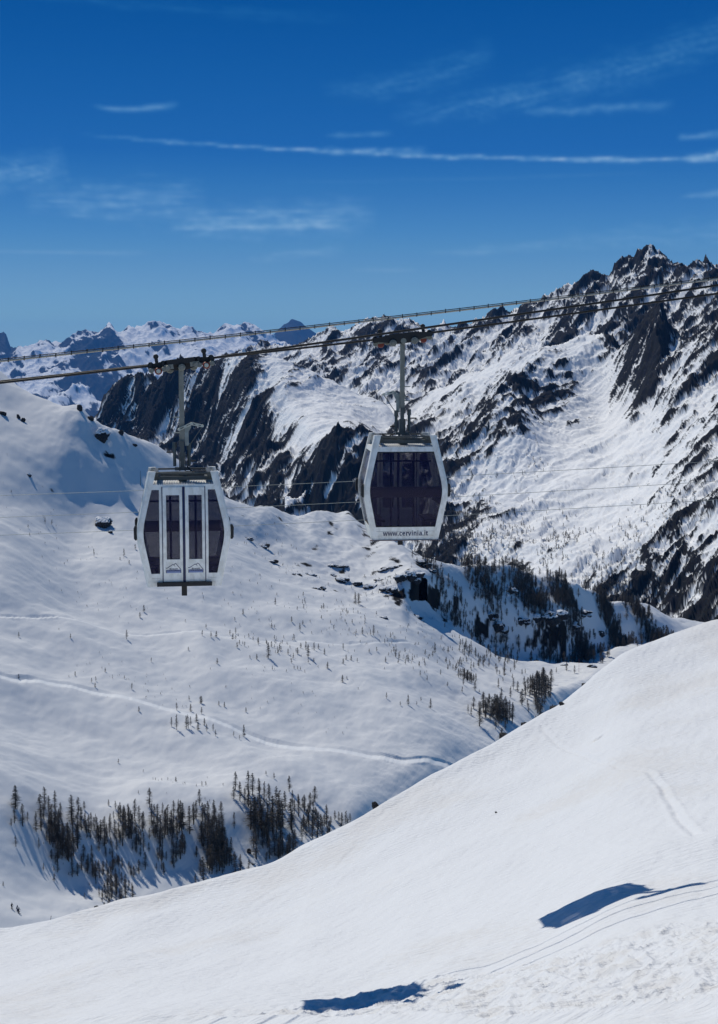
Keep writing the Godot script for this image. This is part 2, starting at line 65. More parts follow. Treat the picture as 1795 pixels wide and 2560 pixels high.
const NEAR_SLOPE := [
	[-18.68,0.6,-2.0,0, -14.81,0.6,-2.0,0, -13.05,0.6,-1.9,0, -11.24,0.6,-1.9,0, -9.43,0.6,-1.9,0, -7.58,0.6,-1.9,0, -5.73,0.6,-1.9,0, -3.85,0.6,-1.9,0, -1.98,0.6,-1.9,0, -0.28,0.6,-1.9,0, 1.78,0.6,-1.9,0, 3.67,0.6,-1.9,0, 5.53,0.6,-1.9,0, 7.39,0.6,-1.8,0, 9.23,0.6,-1.8,0, 11.06,0.6,-1.8,0, 12.85,0.6,-1.8,0, 14.81,0.6,-1.8,0, 18.75,0.6,-1.8,0],
	[-18.68,10.0,-5.8,0, -14.81,9.2,-5.6,0, -13.05,8.9,-5.4,0, -11.24,8.6,-5.3,0, -9.43,8.3,-5.2,0, -7.58,8.0,-5.1,0, -5.73,7.7,-4.9,0, -3.85,7.5,-4.8,0, -1.98,7.2,-4.7,0, -0.28,7.0,-4.6,0, 1.78,6.6,-4.4,0, 3.67,6.3,-4.2,0, 5.53,5.9,-4.1,0, 7.39,5.5,-3.9,0, 9.23,5.2,-3.7,0, 11.06,4.9,-3.5,0, 12.85,4.7,-3.4,0, 14.81,4.5,-3.3,0, 18.75,4.2,-3.1,0],
	[-18.68,21.6,-10.6,0, -14.81,20.0,-10.1,0, -13.05,19.3,-9.8,0, -11.24,18.6,-9.5,0, -9.43,17.9,-9.3,0, -7.58,17.3,-9.0,0, -5.73,16.7,-8.7,0, -3.85,16.1,-8.5,0, -1.98,15.6,-8.2,0, -0.28,15.1,-8.0,0, 1.78,14.4,-7.6,0, 3.67,13.5,-7.2,0, 5.53,12.8,-6.8,0, 7.39,12.0,-6.4,0, 9.23,11.2,-6.0,0, 11.06,10.6,-5.7,0, 12.85,10.2,-5.4,0, 14.81,9.7,-5.2,0, 18.75,9.0,-4.8,0],
	[-18.68,33.3,-15.4,0, -14.81,30.8,-14.6,0, -13.05,29.7,-14.2,0, -11.24,28.6,-13.7,0, -9.43,27.6,-13.3,0, -7.58,26.6,-12.9,0, -5.73,25.7,-12.5,0, -3.85,24.8,-12.1,0, -1.98,24.0,-11.7,0, -0.28,23.3,-11.4,0, 1.78,22.1,-10.8,0, 3.67,20.8,-10.2,0, 5.53,19.6,-9.6,0, 7.39,18.4,-8.9,0, 9.23,17.2,-8.3,0, 11.06,16.3,-7.8,0, 12.85,15.7,-7.5,0, 14.81,14.9,-7.1,0, 18.75,13.9,-6.4,0],
	[-18.66,37.6,-17.1,0, -14.80,35.5,-16.4,0, -13.03,34.3,-16.0,0, -11.22,33.4,-15.6,0, -9.41,32.3,-15.1,0, -7.56,31.4,-14.7,0, -5.72,30.5,-14.3,0, -3.84,29.7,-13.9,0, -1.98,28.9,-13.5,0, -0.28,28.1,-13.1,0, 1.78,27.0,-12.5,0, 3.66,25.8,-11.8,0, 5.51,24.5,-11.2,0, 7.37,23.3,-10.5,0, 9.19,22.0,-9.8,0, 11.01,21.0,-9.2,0, 12.80,20.3,-8.8,0, 14.74,19.4,-8.3,0, 18.66,18.2,-7.6,0],
	[-18.65,42.6,-19.1,0, -14.78,41.1,-18.5,0, -13.01,40.1,-18.1,0, -11.21,39.3,-17.8,0, -9.40,38.3,-17.3,0, -7.55,37.5,-16.9,0, -5.71,36.8,-16.6,0, -3.84,36.1,-16.2,0, -1.97,35.4,-15.7,0, -0.28,34.8,-15.3,0, 1.77,33.9,-14.6,0, 3.64,32.9,-14.0,0, 5.49,31.7,-13.3,0, 7.34,30.6,-12.6,0, 9.15,29.4,-11.8,0, 10.96,28.5,-11.1,0, 12.73,27.7,-10.6,0, 14.67,26.7,-10.1,0, 18.56,25.4,-9.2,0],
	[-18.63,47.8,-20.9,0, -14.76,47.2,-20.7,0, -12.99,46.2,-20.3,0, -11.19,45.8,-20.0,0, -9.38,44.9,-19.6,0, -7.54,44.4,-19.3,0, -5.70,44.0,-18.9,0, -3.83,43.6,-18.6,0, -1.97,43.2,-18.1,0, -0.28,42.8,-17.7,0, 1.76,42.6,-17.1,0, 3.63,42.1,-16.5,0, 5.47,41.5,-15.8,0, 7.31,40.8,-15.1,0, 9.11,40.1,-14.3,0, 10.90,39.6,-13.6,0, 12.66,39.1,-13.0,0, 14.58,38.3,-12.4,0, 18.46,37.0,-11.4,0],
	[-18.61,52.3,-22.4,0, -14.74,52.7,-22.4,0, -12.98,51.9,-22.1,0, -11.17,51.9,-21.9,0, -9.36,51.2,-21.5,0, -7.52,51.1,-21.3,0, -5.68,51.2,-21.0,0, -3.82,51.2,-20.7,0, -1.96,51.2,-20.2,0, -0.28,51.3,-19.7,0, 1.76,52.1,-19.2,0, 3.62,52.7,-18.7,0, 5.45,53.0,-18.2,0, 7.27,53.6,-17.6,0, 9.07,54.2,-16.9,0, 10.85,54.9,-16.1,0, 12.60,55.3,-15.6,0, 14.51,55.0,-15.0,0, 18.35,54.7,-13.9,0],
	[-18.60,55.4,-23.3,0, -14.72,56.6,-23.5,0, -12.96,56.1,-23.2,0, -11.16,56.4,-23.1,0, -9.35,55.9,-22.6,0, -7.51,56.3,-22.5,0, -5.67,56.7,-22.3,0, -3.81,57.2,-22.0,0, -1.96,57.7,-21.5,0, -0.27,58.2,-21.0,0, 1.75,60.2,-20.5,0, 3.60,62.0,-20.2,0, 5.43,63.7,-19.7,0, 7.25,65.9,-19.3,0, 9.03,68.6,-18.8,0, 10.80,71.3,-17.9,0, 12.54,73.3,-17.5,0, 14.43,74.6,-16.9,0, 18.26,76.4,-15.8,0],
	[-18.59,57.1,-23.7,0, -14.71,58.8,-24.0,0, -12.95,58.3,-23.6,0, -11.15,58.9,-23.6,0, -9.34,58.5,-23.1,0, -7.50,59.2,-23.0,0, -5.67,59.9,-22.8,0, -3.80,60.6,-22.5,0, -1.96,61.4,-22.0,0, -0.27,62.3,-21.4,0, 1.75,65.1,-20.9,0, 3.60,67.8,-20.6,0, 5.41,70.5,-20.3,0, 7.23,74.2,-19.9,0, 9.00,78.7,-19.4,0, 10.77,83.4,-18.5,0, 12.50,87.1,-18.1,0, 14.39,90.1,-17.6,0, 18.20,94.6,-16.4,0],
	[-18.58,57.7,-23.8,0, -14.71,59.7,-24.1,0, -12.94,59.3,-23.8,0, -11.14,59.9,-23.7,0, -9.34,59.6,-23.2,0, -7.50,60.4,-23.1,0, -5.66,61.2,-22.9,0, -3.80,62.0,-22.7,0, -1.95,63.0,-22.1,0, -0.27,64.0,-21.5,0, 1.75,67.1,-21.0,0, 3.59,70.3,-20.7,0, 5.41,73.5,-20.4,0, 7.22,77.9,-20.0,0, 8.99,83.4,-19.6,0, 10.75,89.1,-18.6,0, 12.48,93.8,-18.2,0, 14.37,97.7,-17.7,0, 18.17,104.0,-16.5,0],
	[-18.58,61.7,-25.8,0, -14.71,63.7,-26.1,0, -12.94,63.3,-25.8,0, -11.14,63.9,-25.7,0, -9.34,63.6,-25.2,0, -7.50,64.4,-25.1,0, -5.66,65.2,-24.9,0, -3.80,66.0,-24.7,0, -1.95,67.0,-24.1,0, -0.27,68.0,-23.5,0, 1.75,71.1,-23.0,0, 3.59,74.3,-22.7,0, 5.41,77.5,-22.4,0, 7.22,81.9,-22.0,0, 8.99,87.4,-21.6,0, 10.75,93.1,-20.6,0, 12.48,97.8,-20.2,0, 14.37,101.7,-19.7,0, 18.17,108.0,-18.5,0],
	[-18.58,71.7,-32.8,0, -14.71,73.7,-33.1,0, -12.94,73.3,-32.8,0, -11.14,73.9,-32.7,0, -9.34,73.6,-32.2,0, -7.50,74.4,-32.1,0, -5.66,75.2,-31.9,0, -3.80,76.0,-31.7,0, -1.95,77.0,-31.1,0, -0.27,78.0,-30.5,0, 1.75,81.1,-30.0,0, 3.59,84.3,-29.7,0, 5.41,87.5,-29.4,0, 7.22,91.9,-29.0,0, 8.99,97.4,-28.6,0, 10.75,103.1,-27.6,0, 12.48,107.8,-27.2,0, 14.37,111.7,-26.7,0, 18.17,118.0,-25.5,0],
	[-18.58,117.7,-71.8,0, -14.71,119.7,-72.1,0, -12.94,119.3,-71.8,0, -11.14,119.9,-71.7,0, -9.34,119.6,-71.2,0, -7.50,120.4,-71.1,0, -5.66,121.2,-70.9,0, -3.80,122.0,-70.7,0, -1.95,123.0,-70.1,0, -0.27,124.0,-69.5,0, 1.75,127.1,-69.0,0, 3.59,130.3,-68.7,0, 5.41,133.5,-68.4,0, 7.22,137.9,-68.0,0, 8.99,143.4,-67.6,0, 10.75,149.1,-66.6,0, 12.48,153.8,-66.2,0, 14.37,157.7,-65.7,0, 18.17,164.0,-64.5,0],
	[-18.58,227.7,-163.8,0, -14.71,229.7,-164.1,0, -12.94,229.3,-163.8,0, -11.14,229.9,-163.7,0, -9.34,229.6,-163.2,0, -7.50,230.4,-163.1,0, -5.66,231.2,-162.9,0, -3.80,232.0,-162.7,0, -1.95,233.0,-162.1,0, -0.27,234.0,-161.5,0, 1.75,237.1,-161.0,0, 3.59,240.3,-160.7,0, 5.41,243.5,-160.4,0, 7.22,247.9,-160.0,0, 8.99,253.4,-159.6,0, 10.75,259.1,-158.6,0, 12.48,263.8,-158.2,0, 14.37,267.7,-157.7,0, 18.17,274.0,-156.5,0],
]


const LARCHES := [  # x, z, height, stand
	[-106.9,-430.1,7.9,0], [-103.8,-425.9,7.5,0], [-106.3,-421.7,2.5,0], [-103.4,-415,3.7,0], [-100.5,-429.1,6.3,0], [-100.9,-437.2,7.7,0],
	[-100.6,-442.6,7.8,0], [-98.4,-438.1,9,0], [-96.9,-434.7,9.6,0], [-98.3,-446.4,6.6,0], [-94.5,-432.9,10.2,0], [-92.6,-430.2,11.4,0],
	[-91.1,-430.5,12.6,0], [-92.9,-446.1,9.8,0], [-91.3,-439.5,9,0], [-89.7,-438.6,9.6,0], [-89.9,-446.4,7.8,0], [-89,-448.4,5.9,0],
	[-87.7,-447.6,6.5,0], [-87.4,-449.9,5.9,0], [-85.4,-449.1,6.6,0], [-84,-448,7.2,0], [-83.3,-451.2,6.6,0], [-81.7,-452,6.6,0],
	[-80.3,-453.2,5.9,0], [-78.9,-448.7,3.3,0], [-77.4,-451.3,7.9,0], [-77.8,-457,8,0], [-80.3,-464.5,4.7,0], [-75.9,-454.9,9.3,0],
	[-75.3,-455.4,9.9,0], [-75.2,-463,8.1,0], [-73.4,-460.5,8,0], [-71,-453.7,6.6,0], [-85,-469.1,2.3,0], [-82.4,-467.4,3,0],
	[-69.7,-464.4,8.1,0], [-68.1,-466,8.1,0], [-66.3,-459.7,11.3,0], [-64.7,-465.8,10.8,0], [-62.9,-463.5,9.4,0], [-62.1,-475.4,7.6,0],
	[-61.3,-474.4,8.2,0], [-60.2,-472.1,9.6,0], [-58,-472.2,10.2,0], [-57.2,-476.6,8.3,0], [-56.6,-479.9,6.9,0], [-84.6,-436.1,4.5,0],
	[-82.9,-432.5,5.7,0], [-81.9,-433.3,6.3,0], [-81.3,-437,3.8,0], [-77,-422.9,4.9,0], [-75.9,-430,6.9,0], [-72.7,-427.3,6.8,0],
	[-70.8,-429.2,5.6,0], [-74,-424.9,5,0], [-76.4,-411.2,3,0], [-66.7,-455.1,4,0], [-64.9,-452.1,5.2,0], [-64,-456.8,3.3,0],
	[-55.1,-466.7,4,0], [-53.8,-451.8,5,0], [-57.6,-440.5,4.2,0], [-83.7,-418.2,1.8,0], [-62.2,-438.6,1.9,0], [-101.2,-390.6,1.4,0],
	[-43.1,-500.4,7.5,1], [-41.3,-499.4,6.5,1], [-39.9,-499.3,7.2,1], [-37.4,-492.5,13.5,1], [-38.6,-491.6,12,1], [-36.9,-491.3,11.3,1],
	[-36.2,-503.1,8,1], [-35,-493.8,12.8,1], [-34.7,-506.2,8,1], [-32.5,-492.3,15.6,1], [-32.9,-506.3,7.3,1], [-31,-495.7,14.3,1],
	[-30.7,-511.1,7.3,1], [-29.1,-500.3,13.7,1], [-28.2,-494.8,14.2,1], [-27.7,-500.8,11.5,1], [-27.4,-511.7,7.4,1], [-24.7,-501.9,12.3,1],
	[-24,-512.7,5.9,1], [-22.4,-512.9,8.1,1], [-20.6,-498.1,8.6,1], [-20.3,-518.1,5.2,1], [-18.6,-521,5.2,1], [-17.2,-508.3,8.8,1],
	[-16.2,-516.2,5.9,1], [-13.6,-508.2,7.3,1], [-12.2,-522,6.7,1], [-9.2,-525.7,3.8,1], [-7.7,-524.8,4.5,1], [-6.6,-522.6,6,1],
	[-5,-525.2,6,1], [-3.4,-528.4,3.8,1], [-29.8,-487,8.4,1], [-28.5,-486.8,7.7,1], [-27.1,-488.8,7,1], [-24.8,-492,6.4,1],
	[-22.9,-494.7,6.4,1], [-19.3,-501.4,7.2,1], [-51.9,-472,13.6,1], [-50.3,-470.9,14.9,1], [-53.2,-477,11,1], [-48.9,-474.6,13.7,1],
	[-48.3,-478.4,11,1], [-49.5,-463.1,9.4,1], [-51.3,-453,11.8,1], [-45.5,-472.8,9.5,1], [-44.2,-475.9,8.2,1], [-42.2,-468.2,8.1,1],
	[-40.6,-470.4,6.8,1], [-55,-466.6,4,1], [-57.1,-477.3,6.9,1], [-56.2,-486.7,6.3,1], [-54.5,-480.3,6.9,1], [-52.7,-481,8.3,1],
	[-50.9,-484.4,7,1], [-46.5,-779.4,4.5,2], [-2.3,-840.1,7.7,2], [-0.1,-845.5,7.3,2], [-20.3,-806.3,3.5,2], [-61.4,-743.1,3.2,2],
	[-46.3,-742.8,2.8,2], [-36.5,-758.9,3.3,2], [-31.7,-751.7,4.7,2], [-30.5,-761.1,2.6,2], [-34.1,-735.2,3.6,2], [-62.7,-711.9,3.5,2],
	[-65.1,-706.5,3.1,2], [-76.6,-701.5,2.4,2], [-76.2,-680.6,3.1,2], [-72.1,-682.2,3.1,2], [-69.9,-685.6,3.2,2], [-62.6,-694.1,3.4,2],
	[-59.4,-682.1,2.9,2], [-56.1,-686.6,2.8,2], [-50.8,-703.2,2.8,2], [-44.2,-681.6,8.2,2], [-49.4,-675.7,2.9,2], [-44.2,-706.9,3,2],
	[-40.1,-705.9,2.8,2], [-35.7,-702.9,3.2,2], [-31,-706.7,3.7,2], [-29.9,-718.9,3.1,2], [-27.2,-716.6,5.1,2], [-25.7,-705.6,7.1,2],
	[-23.2,-721.5,4.6,2], [-21.2,-731.9,2.9,2], [-17.8,-720.2,3.1,2], [-8.4,-743.6,3.8,2], [-8.1,-713.6,3.1,2], [-6.7,-725.5,2.9,2],
	[-4.1,-727.2,2.9,2], [-0.9,-726.5,2.5,2], [-15.7,-697.4,3.6,2], [-8.1,-684.7,3.9,2], [-6,-689.5,1.6,2], [1.9,-775,4.4,2],
	[8.1,-777.4,6.2,2], [3.3,-786.8,2.3,2], [5.5,-752.1,2.2,2], [19.7,-759.5,4.8,2], [21.8,-759.6,4.4,2], [14.2,-745.9,3.2,2],
	[26.9,-766.7,2.9,2], [29.2,-764.9,3.1,2], [37.4,-790.4,3.4,2], [42.1,-801.7,3.5,2], [44.2,-814.6,7,2], [13.3,-674.2,3.3,2],
	[19.9,-670.2,2.3,2], [23.8,-674.5,5.4,2], [28.3,-682.6,2,2], [31.1,-700.1,2.4,2], [35.5,-691.7,5.4,2], [-68.1,-602.4,3.5,2],
	[-61.4,-610.3,2.1,2], [-59,-610.7,2.3,2], [-49.8,-613.2,2.3,2], [-66.6,-589,3.1,2], [-48.1,-581.3,5.4,2], [-63.8,-573.8,3.3,2],
	[-62.2,-567.9,3.3,2], [-60,-571.6,3.3,2], [-58.4,-565.8,2.9,2], [-51.9,-575.3,2.3,2], [-49.4,-574.4,2,2], [-66.1,-651.4,3,2],
	[-108.4,-653.3,4.7,3], [-107.6,-688.9,3,3], [-107.1,-698.7,3.7,3], [-147,-605.1,2.5,3], [-128,-621.3,2.2,3], [-119.4,-587.3,2.1,3],
	[-135,-553.7,2,3], [-111,-588.6,2.4,3], [-112.1,-584.9,2.1,3], [-109.7,-579.9,2.2,3], [-109.3,-601.3,2.1,3], [-101.1,-601.5,1.7,3],
	[-96.5,-592.4,3.1,3], [-94.6,-636.3,2.2,3], [-89.6,-566.8,2.3,3], [-73.5,-560.4,6.8,3], [-76,-563.5,4.1,3], [-70,-563.4,5.7,3],
	[-69.3,-564,6.2,3], [-68.8,-568.2,4.1,3], [-67.1,-575,3.7,3], [-65.4,-565.3,3.6,3], [-76.5,-584.5,3.7,3], [-71.2,-589.1,3.4,3],
	[-68.5,-601.6,3.5,3], [-73.4,-602.1,2.4,3], [-89.5,-515.7,1.8,3], [-80.5,-659.8,1.9,3], [-66.8,-505.2,2,3], [-57.3,-505,2,3],
	[-56.1,-506.8,1.8,3], [-36,-536.4,1.9,3], [-32.9,-535.8,2.5,3], [-169.7,-763.5,4.5,4], [-167.1,-768.3,3.2,4], [-173.4,-740.1,2.2,4],
	[-170.2,-729.4,1.7,4], [-141.1,-750.2,4.8,4], [-126.9,-760.9,4.4,4], [-123.2,-775.9,3.2,4], [-127.6,-752,1.8,4], [-122.2,-748.8,2.2,4],
	[-188.4,-767.3,1.6,4], [58.3,-774.5,6.7,5], [60,-773.6,7.1,5], [61.5,-773.1,6.7,5], [63.7,-778.4,5.8,5], [57.9,-784.6,5,5],
	[66.4,-792.3,4.6,5], [82.3,-833.2,5.3,5], [87.8,-843.2,6.1,5], [80,-800.8,5.8,5], [89.3,-807,7,5], [91.5,-804,6.5,5],
	[95.6,-801.7,8.1,5], [99.8,-804,11.6,5], [100.5,-798.5,12.7,5], [103.4,-812.7,12.2,5], [103.3,-800,13.9,5], [105.9,-810.1,12.9,5],
	[107,-807.2,13.6,5], [109.5,-817.5,11.4,5], [110.4,-813.5,10.6,5], [112.7,-820.3,9.5,5], [107.7,-839.4,9.7,5], [111.4,-847.3,10.3,5],
	[101,-782,13.6,5], [99.5,-782.6,11.3,5], [103.6,-787.7,11.9,5], [106.1,-795.1,10.4,5], [93.1,-764.5,5.5,5], [56.4,-719.7,5.2,5],
	[58,-719.3,4.6,5], [62.9,-722.8,8.3,5], [65.4,-732.4,10.1,5], [66.1,-724.4,10.9,5], [68.4,-732.8,10.6,5], [69.2,-725.8,11.5,5],
	[71.4,-733.4,11.4,5], [72.1,-725.4,11.7,5], [74.3,-733,12.3,5], [75.1,-725.8,11.5,5], [77.1,-733.7,12.3,5], [77.3,-724.8,12.5,5],
	[79.2,-731.1,11.6,5], [80.2,-728.3,10.5,5], [77.9,-762.5,6.6,5], [85.1,-783.1,6.8,5], [90.4,-778,5.6,5], [68.2,-943.7,4.9,5],
	[91.6,-966.8,7,5], [103.3,-980.1,7.9,5], [94.4,-922.8,4.5,5], [110,-970,7.8,5], [143.6,-930.5,5.9,5], [139.6,-939.6,6.8,5],
	[131.9,-933.2,4.1,5], [47.5,-747.8,2.6,5], [55.4,-804,3.2,5], [58.5,-825.8,2.9,5], [50.8,-812.1,3.5,5], [52.8,-810.6,3,5],
]
const BOULDERS := [  # x, z, width, height, snow cap, cluster
	[-155,-854.6,8.8,7.3,1,0], [-184.4,-793.4,2.7,2.3,1,0], [-144.4,-799.9,9.1,6.4,1,0], [-138.9,-790.2,2.5,2,1,0], [-209.6,-838.7,4.4,2.9,0,0], [-202.3,-845.9,2.2,3.4,0,0],
	[-199.4,-844.3,2.9,2.9,0,0], [-168.5,-860.3,3.9,4.9,0,0], [-162,-861,3.9,3.5,0,0], [-146,-873.1,3.5,3.5,0,0], [-138.3,-875.8,2.7,2,0,0], [-78.3,-410.1,2.1,1.9,0,0],
	[-38.7,-482.7,1.6,1.9,0,0], [-36.9,-478.2,1.8,1.2,1,0], [-40.9,-864.9,3.2,1.9,0,1], [-37.4,-868.5,4.2,2.4,0,1], [-29.8,-876.1,5.4,3,1,1], [-17.2,-894.7,4,2.5,1,1],
	[-9.2,-890.3,10.5,5.5,1,1], [-0.6,-888.8,9.5,5,1,1], [7.9,-884.9,6.5,4.5,1,1], [12,-891.7,5,3,0,1], [19.3,-876.3,7.9,6.4,1,1], [24.9,-887,7.5,3.5,1,1],
	[33.7,-885.5,14.5,10.5,1,1], [36.1,-864.7,4.9,3.9,0,1], [15.2,-824.8,6,3.2,1,1], [-25,-850.3,6.7,3.4,1,1], [-18,-909.8,5.6,3.1,1,1], [-11.8,-912.7,6.2,2.6,1,1],
	[16.7,-908.5,8.2,3.3,0,1], [24.4,-908.8,8.2,3.1,0,1], [39.9,-931.8,11,5.2,1,1], [47,-926.1,6.3,3.1,1,1], [-54.2,-878.3,6.9,4.5,0,1], [-60.3,-895.1,5.6,4,0,1],
	[-70.1,-891.2,4.5,3,0,1], [108.9,-1010.2,10.9,7.4,1,2], [139.1,-1024.9,21.5,14.5,1,2], [128.1,-1013.8,9.8,7.5,0,2], [115.5,-1000.4,9.1,7.4,0,2], [161.7,-1058.7,11.4,6.6,0,2],
	[172.9,-1091,10.6,5.6,1,2], [209.5,-1146.5,13.8,7.9,0,2], [192.5,-1118.1,8.3,5.1,0,2], [96.1,-977.3,10.5,9.4,0,2], [91.4,-975.1,7.2,6.1,0,2], [140.2,-954.8,7.6,4.9,0,2],
	[159,-951.2,7.1,4.9,0,2], [125.8,-993.6,2.8,3.4,0,2],
]
const SKI_TRACK := [Vector2(9.78, -74.78), Vector2(10.01, -70.58), Vector2(10.26, -65.60), Vector2(10.22, -58.79), Vector2(10.30, -53.81), Vector2(10.64, -50.98), Vector2(10.41, -47.53), Vector2(9.80, -43.25), Vector2(9.19, -39.49), Vector2(8.83, -36.57), Vector2(8.55, -34.94)]
const CHURN_FAR := [-7.52,26.6, -3.33,27.2, 1.72,27.8, 6.73,25.6, 10.01,23.5, 14.71,22.6, 17.85,22.5]
const CHURN_NEAR := [0.04,23.1, 4.26,20.4, 5.93,19.5, 10.05,18.2, 14.77,17.1, 17.94,16.9]
const PISTE := [-16.70,548.0, -14.43,561.4, -11.32,582.9, -8.14,587.5, -5.55,587.5, -3.26,586.2, 0.04,598.3, 1.69,603.9, 3.68,630.6, 5.82,648.4]
const UPPER_TRAIL := [-16.62,621.6, -14.36,635.4, -11.26,661.5, -9.21,673.5, -6.48,693.7, -2.41,736.1, 0.04,759.8, 3.25,816.8]
const HOLE := Vector2(11.46, -66.60)
const SHADED_WOOD := [[3.46, 934, 1.13, 16, 110, 6.3], [5.25, 992, 1.29, 23, 240, 7.3], [7.03, 1032, 1.29, 29, 330, 8.1], [8.64, 1077, 1.29, 28, 340, 9.1], [10.24, 1167, 1.13, 22, 260, 9.8], [11.66, 1242, 1.29, 19, 170, 10.5], [4.61, 953, 1.29, 7, 60, 5.4], [4.62, 858, 0.97, 38, 26, 5.3], [5.93, 887, 0.97, 66, 26, 6.0], [-12.40, 445, 1.21, 11, 44, 6.3], [-10.80, 457, 1.13, 10, 30, 4.9], [-9.35, 463, 1.13, 10, 34, 5.7], [-7.73, 471, 1.13, 10, 36, 6.4], [-6.09, 477, 0.81, 11, 34, 7.4], [-3.78, 496, 1.45, 12, 50, 7.7], [-1.62, 513, 1.13, 11, 40, 5.5], [7.32, 810, 0.73, 51, 40, 9.6], [5.63, 730, 0.81, 20, 36, 9.0], [4.47, 783, 0.48, 18, 16, 5.3], [-9.86, 447, 1.13, 8, 26, 3.8], [-10.20, 436, 0.97, 9, 26, 4.4], [-8.07, 459, 0.64, 7, 14, 3.9], [-10.99, 441, 0.48, 5, 14, 4.0], [-12.73, 436, 0.97, 8, 12, 3.2], [-5.61, 475, 0.81, 6, 16, 5.6], [1.68, 765, 1.93, 28, 46, 2.6], [-3.23, 707, 2.10, 33, 60, 2.2], [4.13, 827, 0.97, 72, 50, 3.7], [-0.78, 788, 2.42, 42, 40, 2.2]]
const SCRUB := [[-12.72, 771, 2.58, 52, 30, 1.1], [-10.44, 730, 2.90, 47, 50, 1.0], [-4.84, 782, 2.58, 65, 50, 1.3], [-0.78, 788, 2.90, 59, 70, 1.3], [2.50, 824, 1.93, 51, 60, 1.6], [-9.72, 608, 4.03, 28, 50, 0.9], [-3.24, 637, 4.03, 30, 40, 0.9], [-7.38, 503, 2.58, 17, 26, 1.0], [-3.21, 888, 1.93, 42, 50, 1.5], [0.86, 876, 1.93, 27, 60, 1.7], [-11.47, 440, 1.93, 11, 30, 1.0]]
const MOUNTAIN_WOOD := [[3.61, 2976, 1.45, 129, 330, 14.2], [2.97, 2910, 1.13, 48, 220, 14.7], [4.57, 3045, 0.81, 114, 120, 12.8], [4.59, 2813, 0.97, 72, 120, 11.9], [6.19, 2863, 1.13, 156, 110, 8.9], [8.11, 2763, 1.45, 190, 150, 9.3], [9.72, 2559, 1.61, 99, 120, 9.4], [11.26, 2660, 1.77, 192, 90, 9.0], [12.80, 2565, 1.29, 197, 60, 9.4], [10.68, 2411, 1.93, 56, 120, 10.9], [6.96, 3222, 0.97, 125, 25, 9.1]]
const PERSONS := [[-95.4, -376.6], [-94.1, -377.1], [-93.4, -376.0]]
const POSTS := [
	["marker_pole", -85.8, -380.2, 2.3, "thin leaning marker pole at the lower edge of the left piste"],
	["lift_pylon", 140.0, -1018.3, 6.9, "dark leaning lift pylon at the foot of the shaded slope"],
	["slalom_pole", 146.7, -931.5, 9.5, "tall reddish pole standing in the snow right of the groves"],
	["trail_post", -61.5, -702.7, 1.2, "short post beside the upper trail in mid valley"],
	["trail_post", 9.1, -903.3, 4.1, "dark post on the outcrop band, left of the lift pylon"],
	["trail_post", 33.4, -899.6, 3.5, "dark post on the outcrop band, right of its neighbour post"]]

var rnd := RandomNumberGenerator.new()
var mats := {}


func _ready() -> void:
	rnd.seed = 20240421
	camera_and_light()
	make_materials()
	thing_materials()
	terrain()
	gondolas()
	cables()
	boulders()
	people()
	poles()
	larches()


func camera_and_light() -> void:
	var cam := Camera3D.new()
	cam.name = "camera"
	cam.fov = 39.6
	cam.near = 0.1
	cam.far = 60000.0
	cam.rotation_degrees.x = -6.26
	add_child(cam)
	cam.current = true
	var env := Environment.new()
	env.background_mode = Environment.BG_SKY
	env.tonemap_mode = Environment.TONE_MAPPER_LINEAR
	env.tonemap_exposure = 1.02
	env.sdfgi_enabled = true
	env.ssao_enabled = true
	env.ssil_enabled = true
	env.fog_enabled = true
	env.fog_density = 0.000015
	env.fog_light_color = Color(0.4, 0.68, 1.0)
	var sky := Sky.new()
	sky.sky_material = make_sky()
	env.sky = sky
	var we := WorldEnvironment.new()
	we.name = "environment"
	we.environment = env
	add_child(we)
	var sun := DirectionalLight3D.new()
	sun.name = "sun"
	sun.light_energy = 0.96
	sun.light_color = Color(1.0, 0.98, 0.93)
	sun.light_angular_distance = 0.5
	sun.shadow_enabled = true
	add_child(sun)
	sun.look_at_from_position(Vector3.ZERO, Vector3(0.47, -1.0, 0.6))


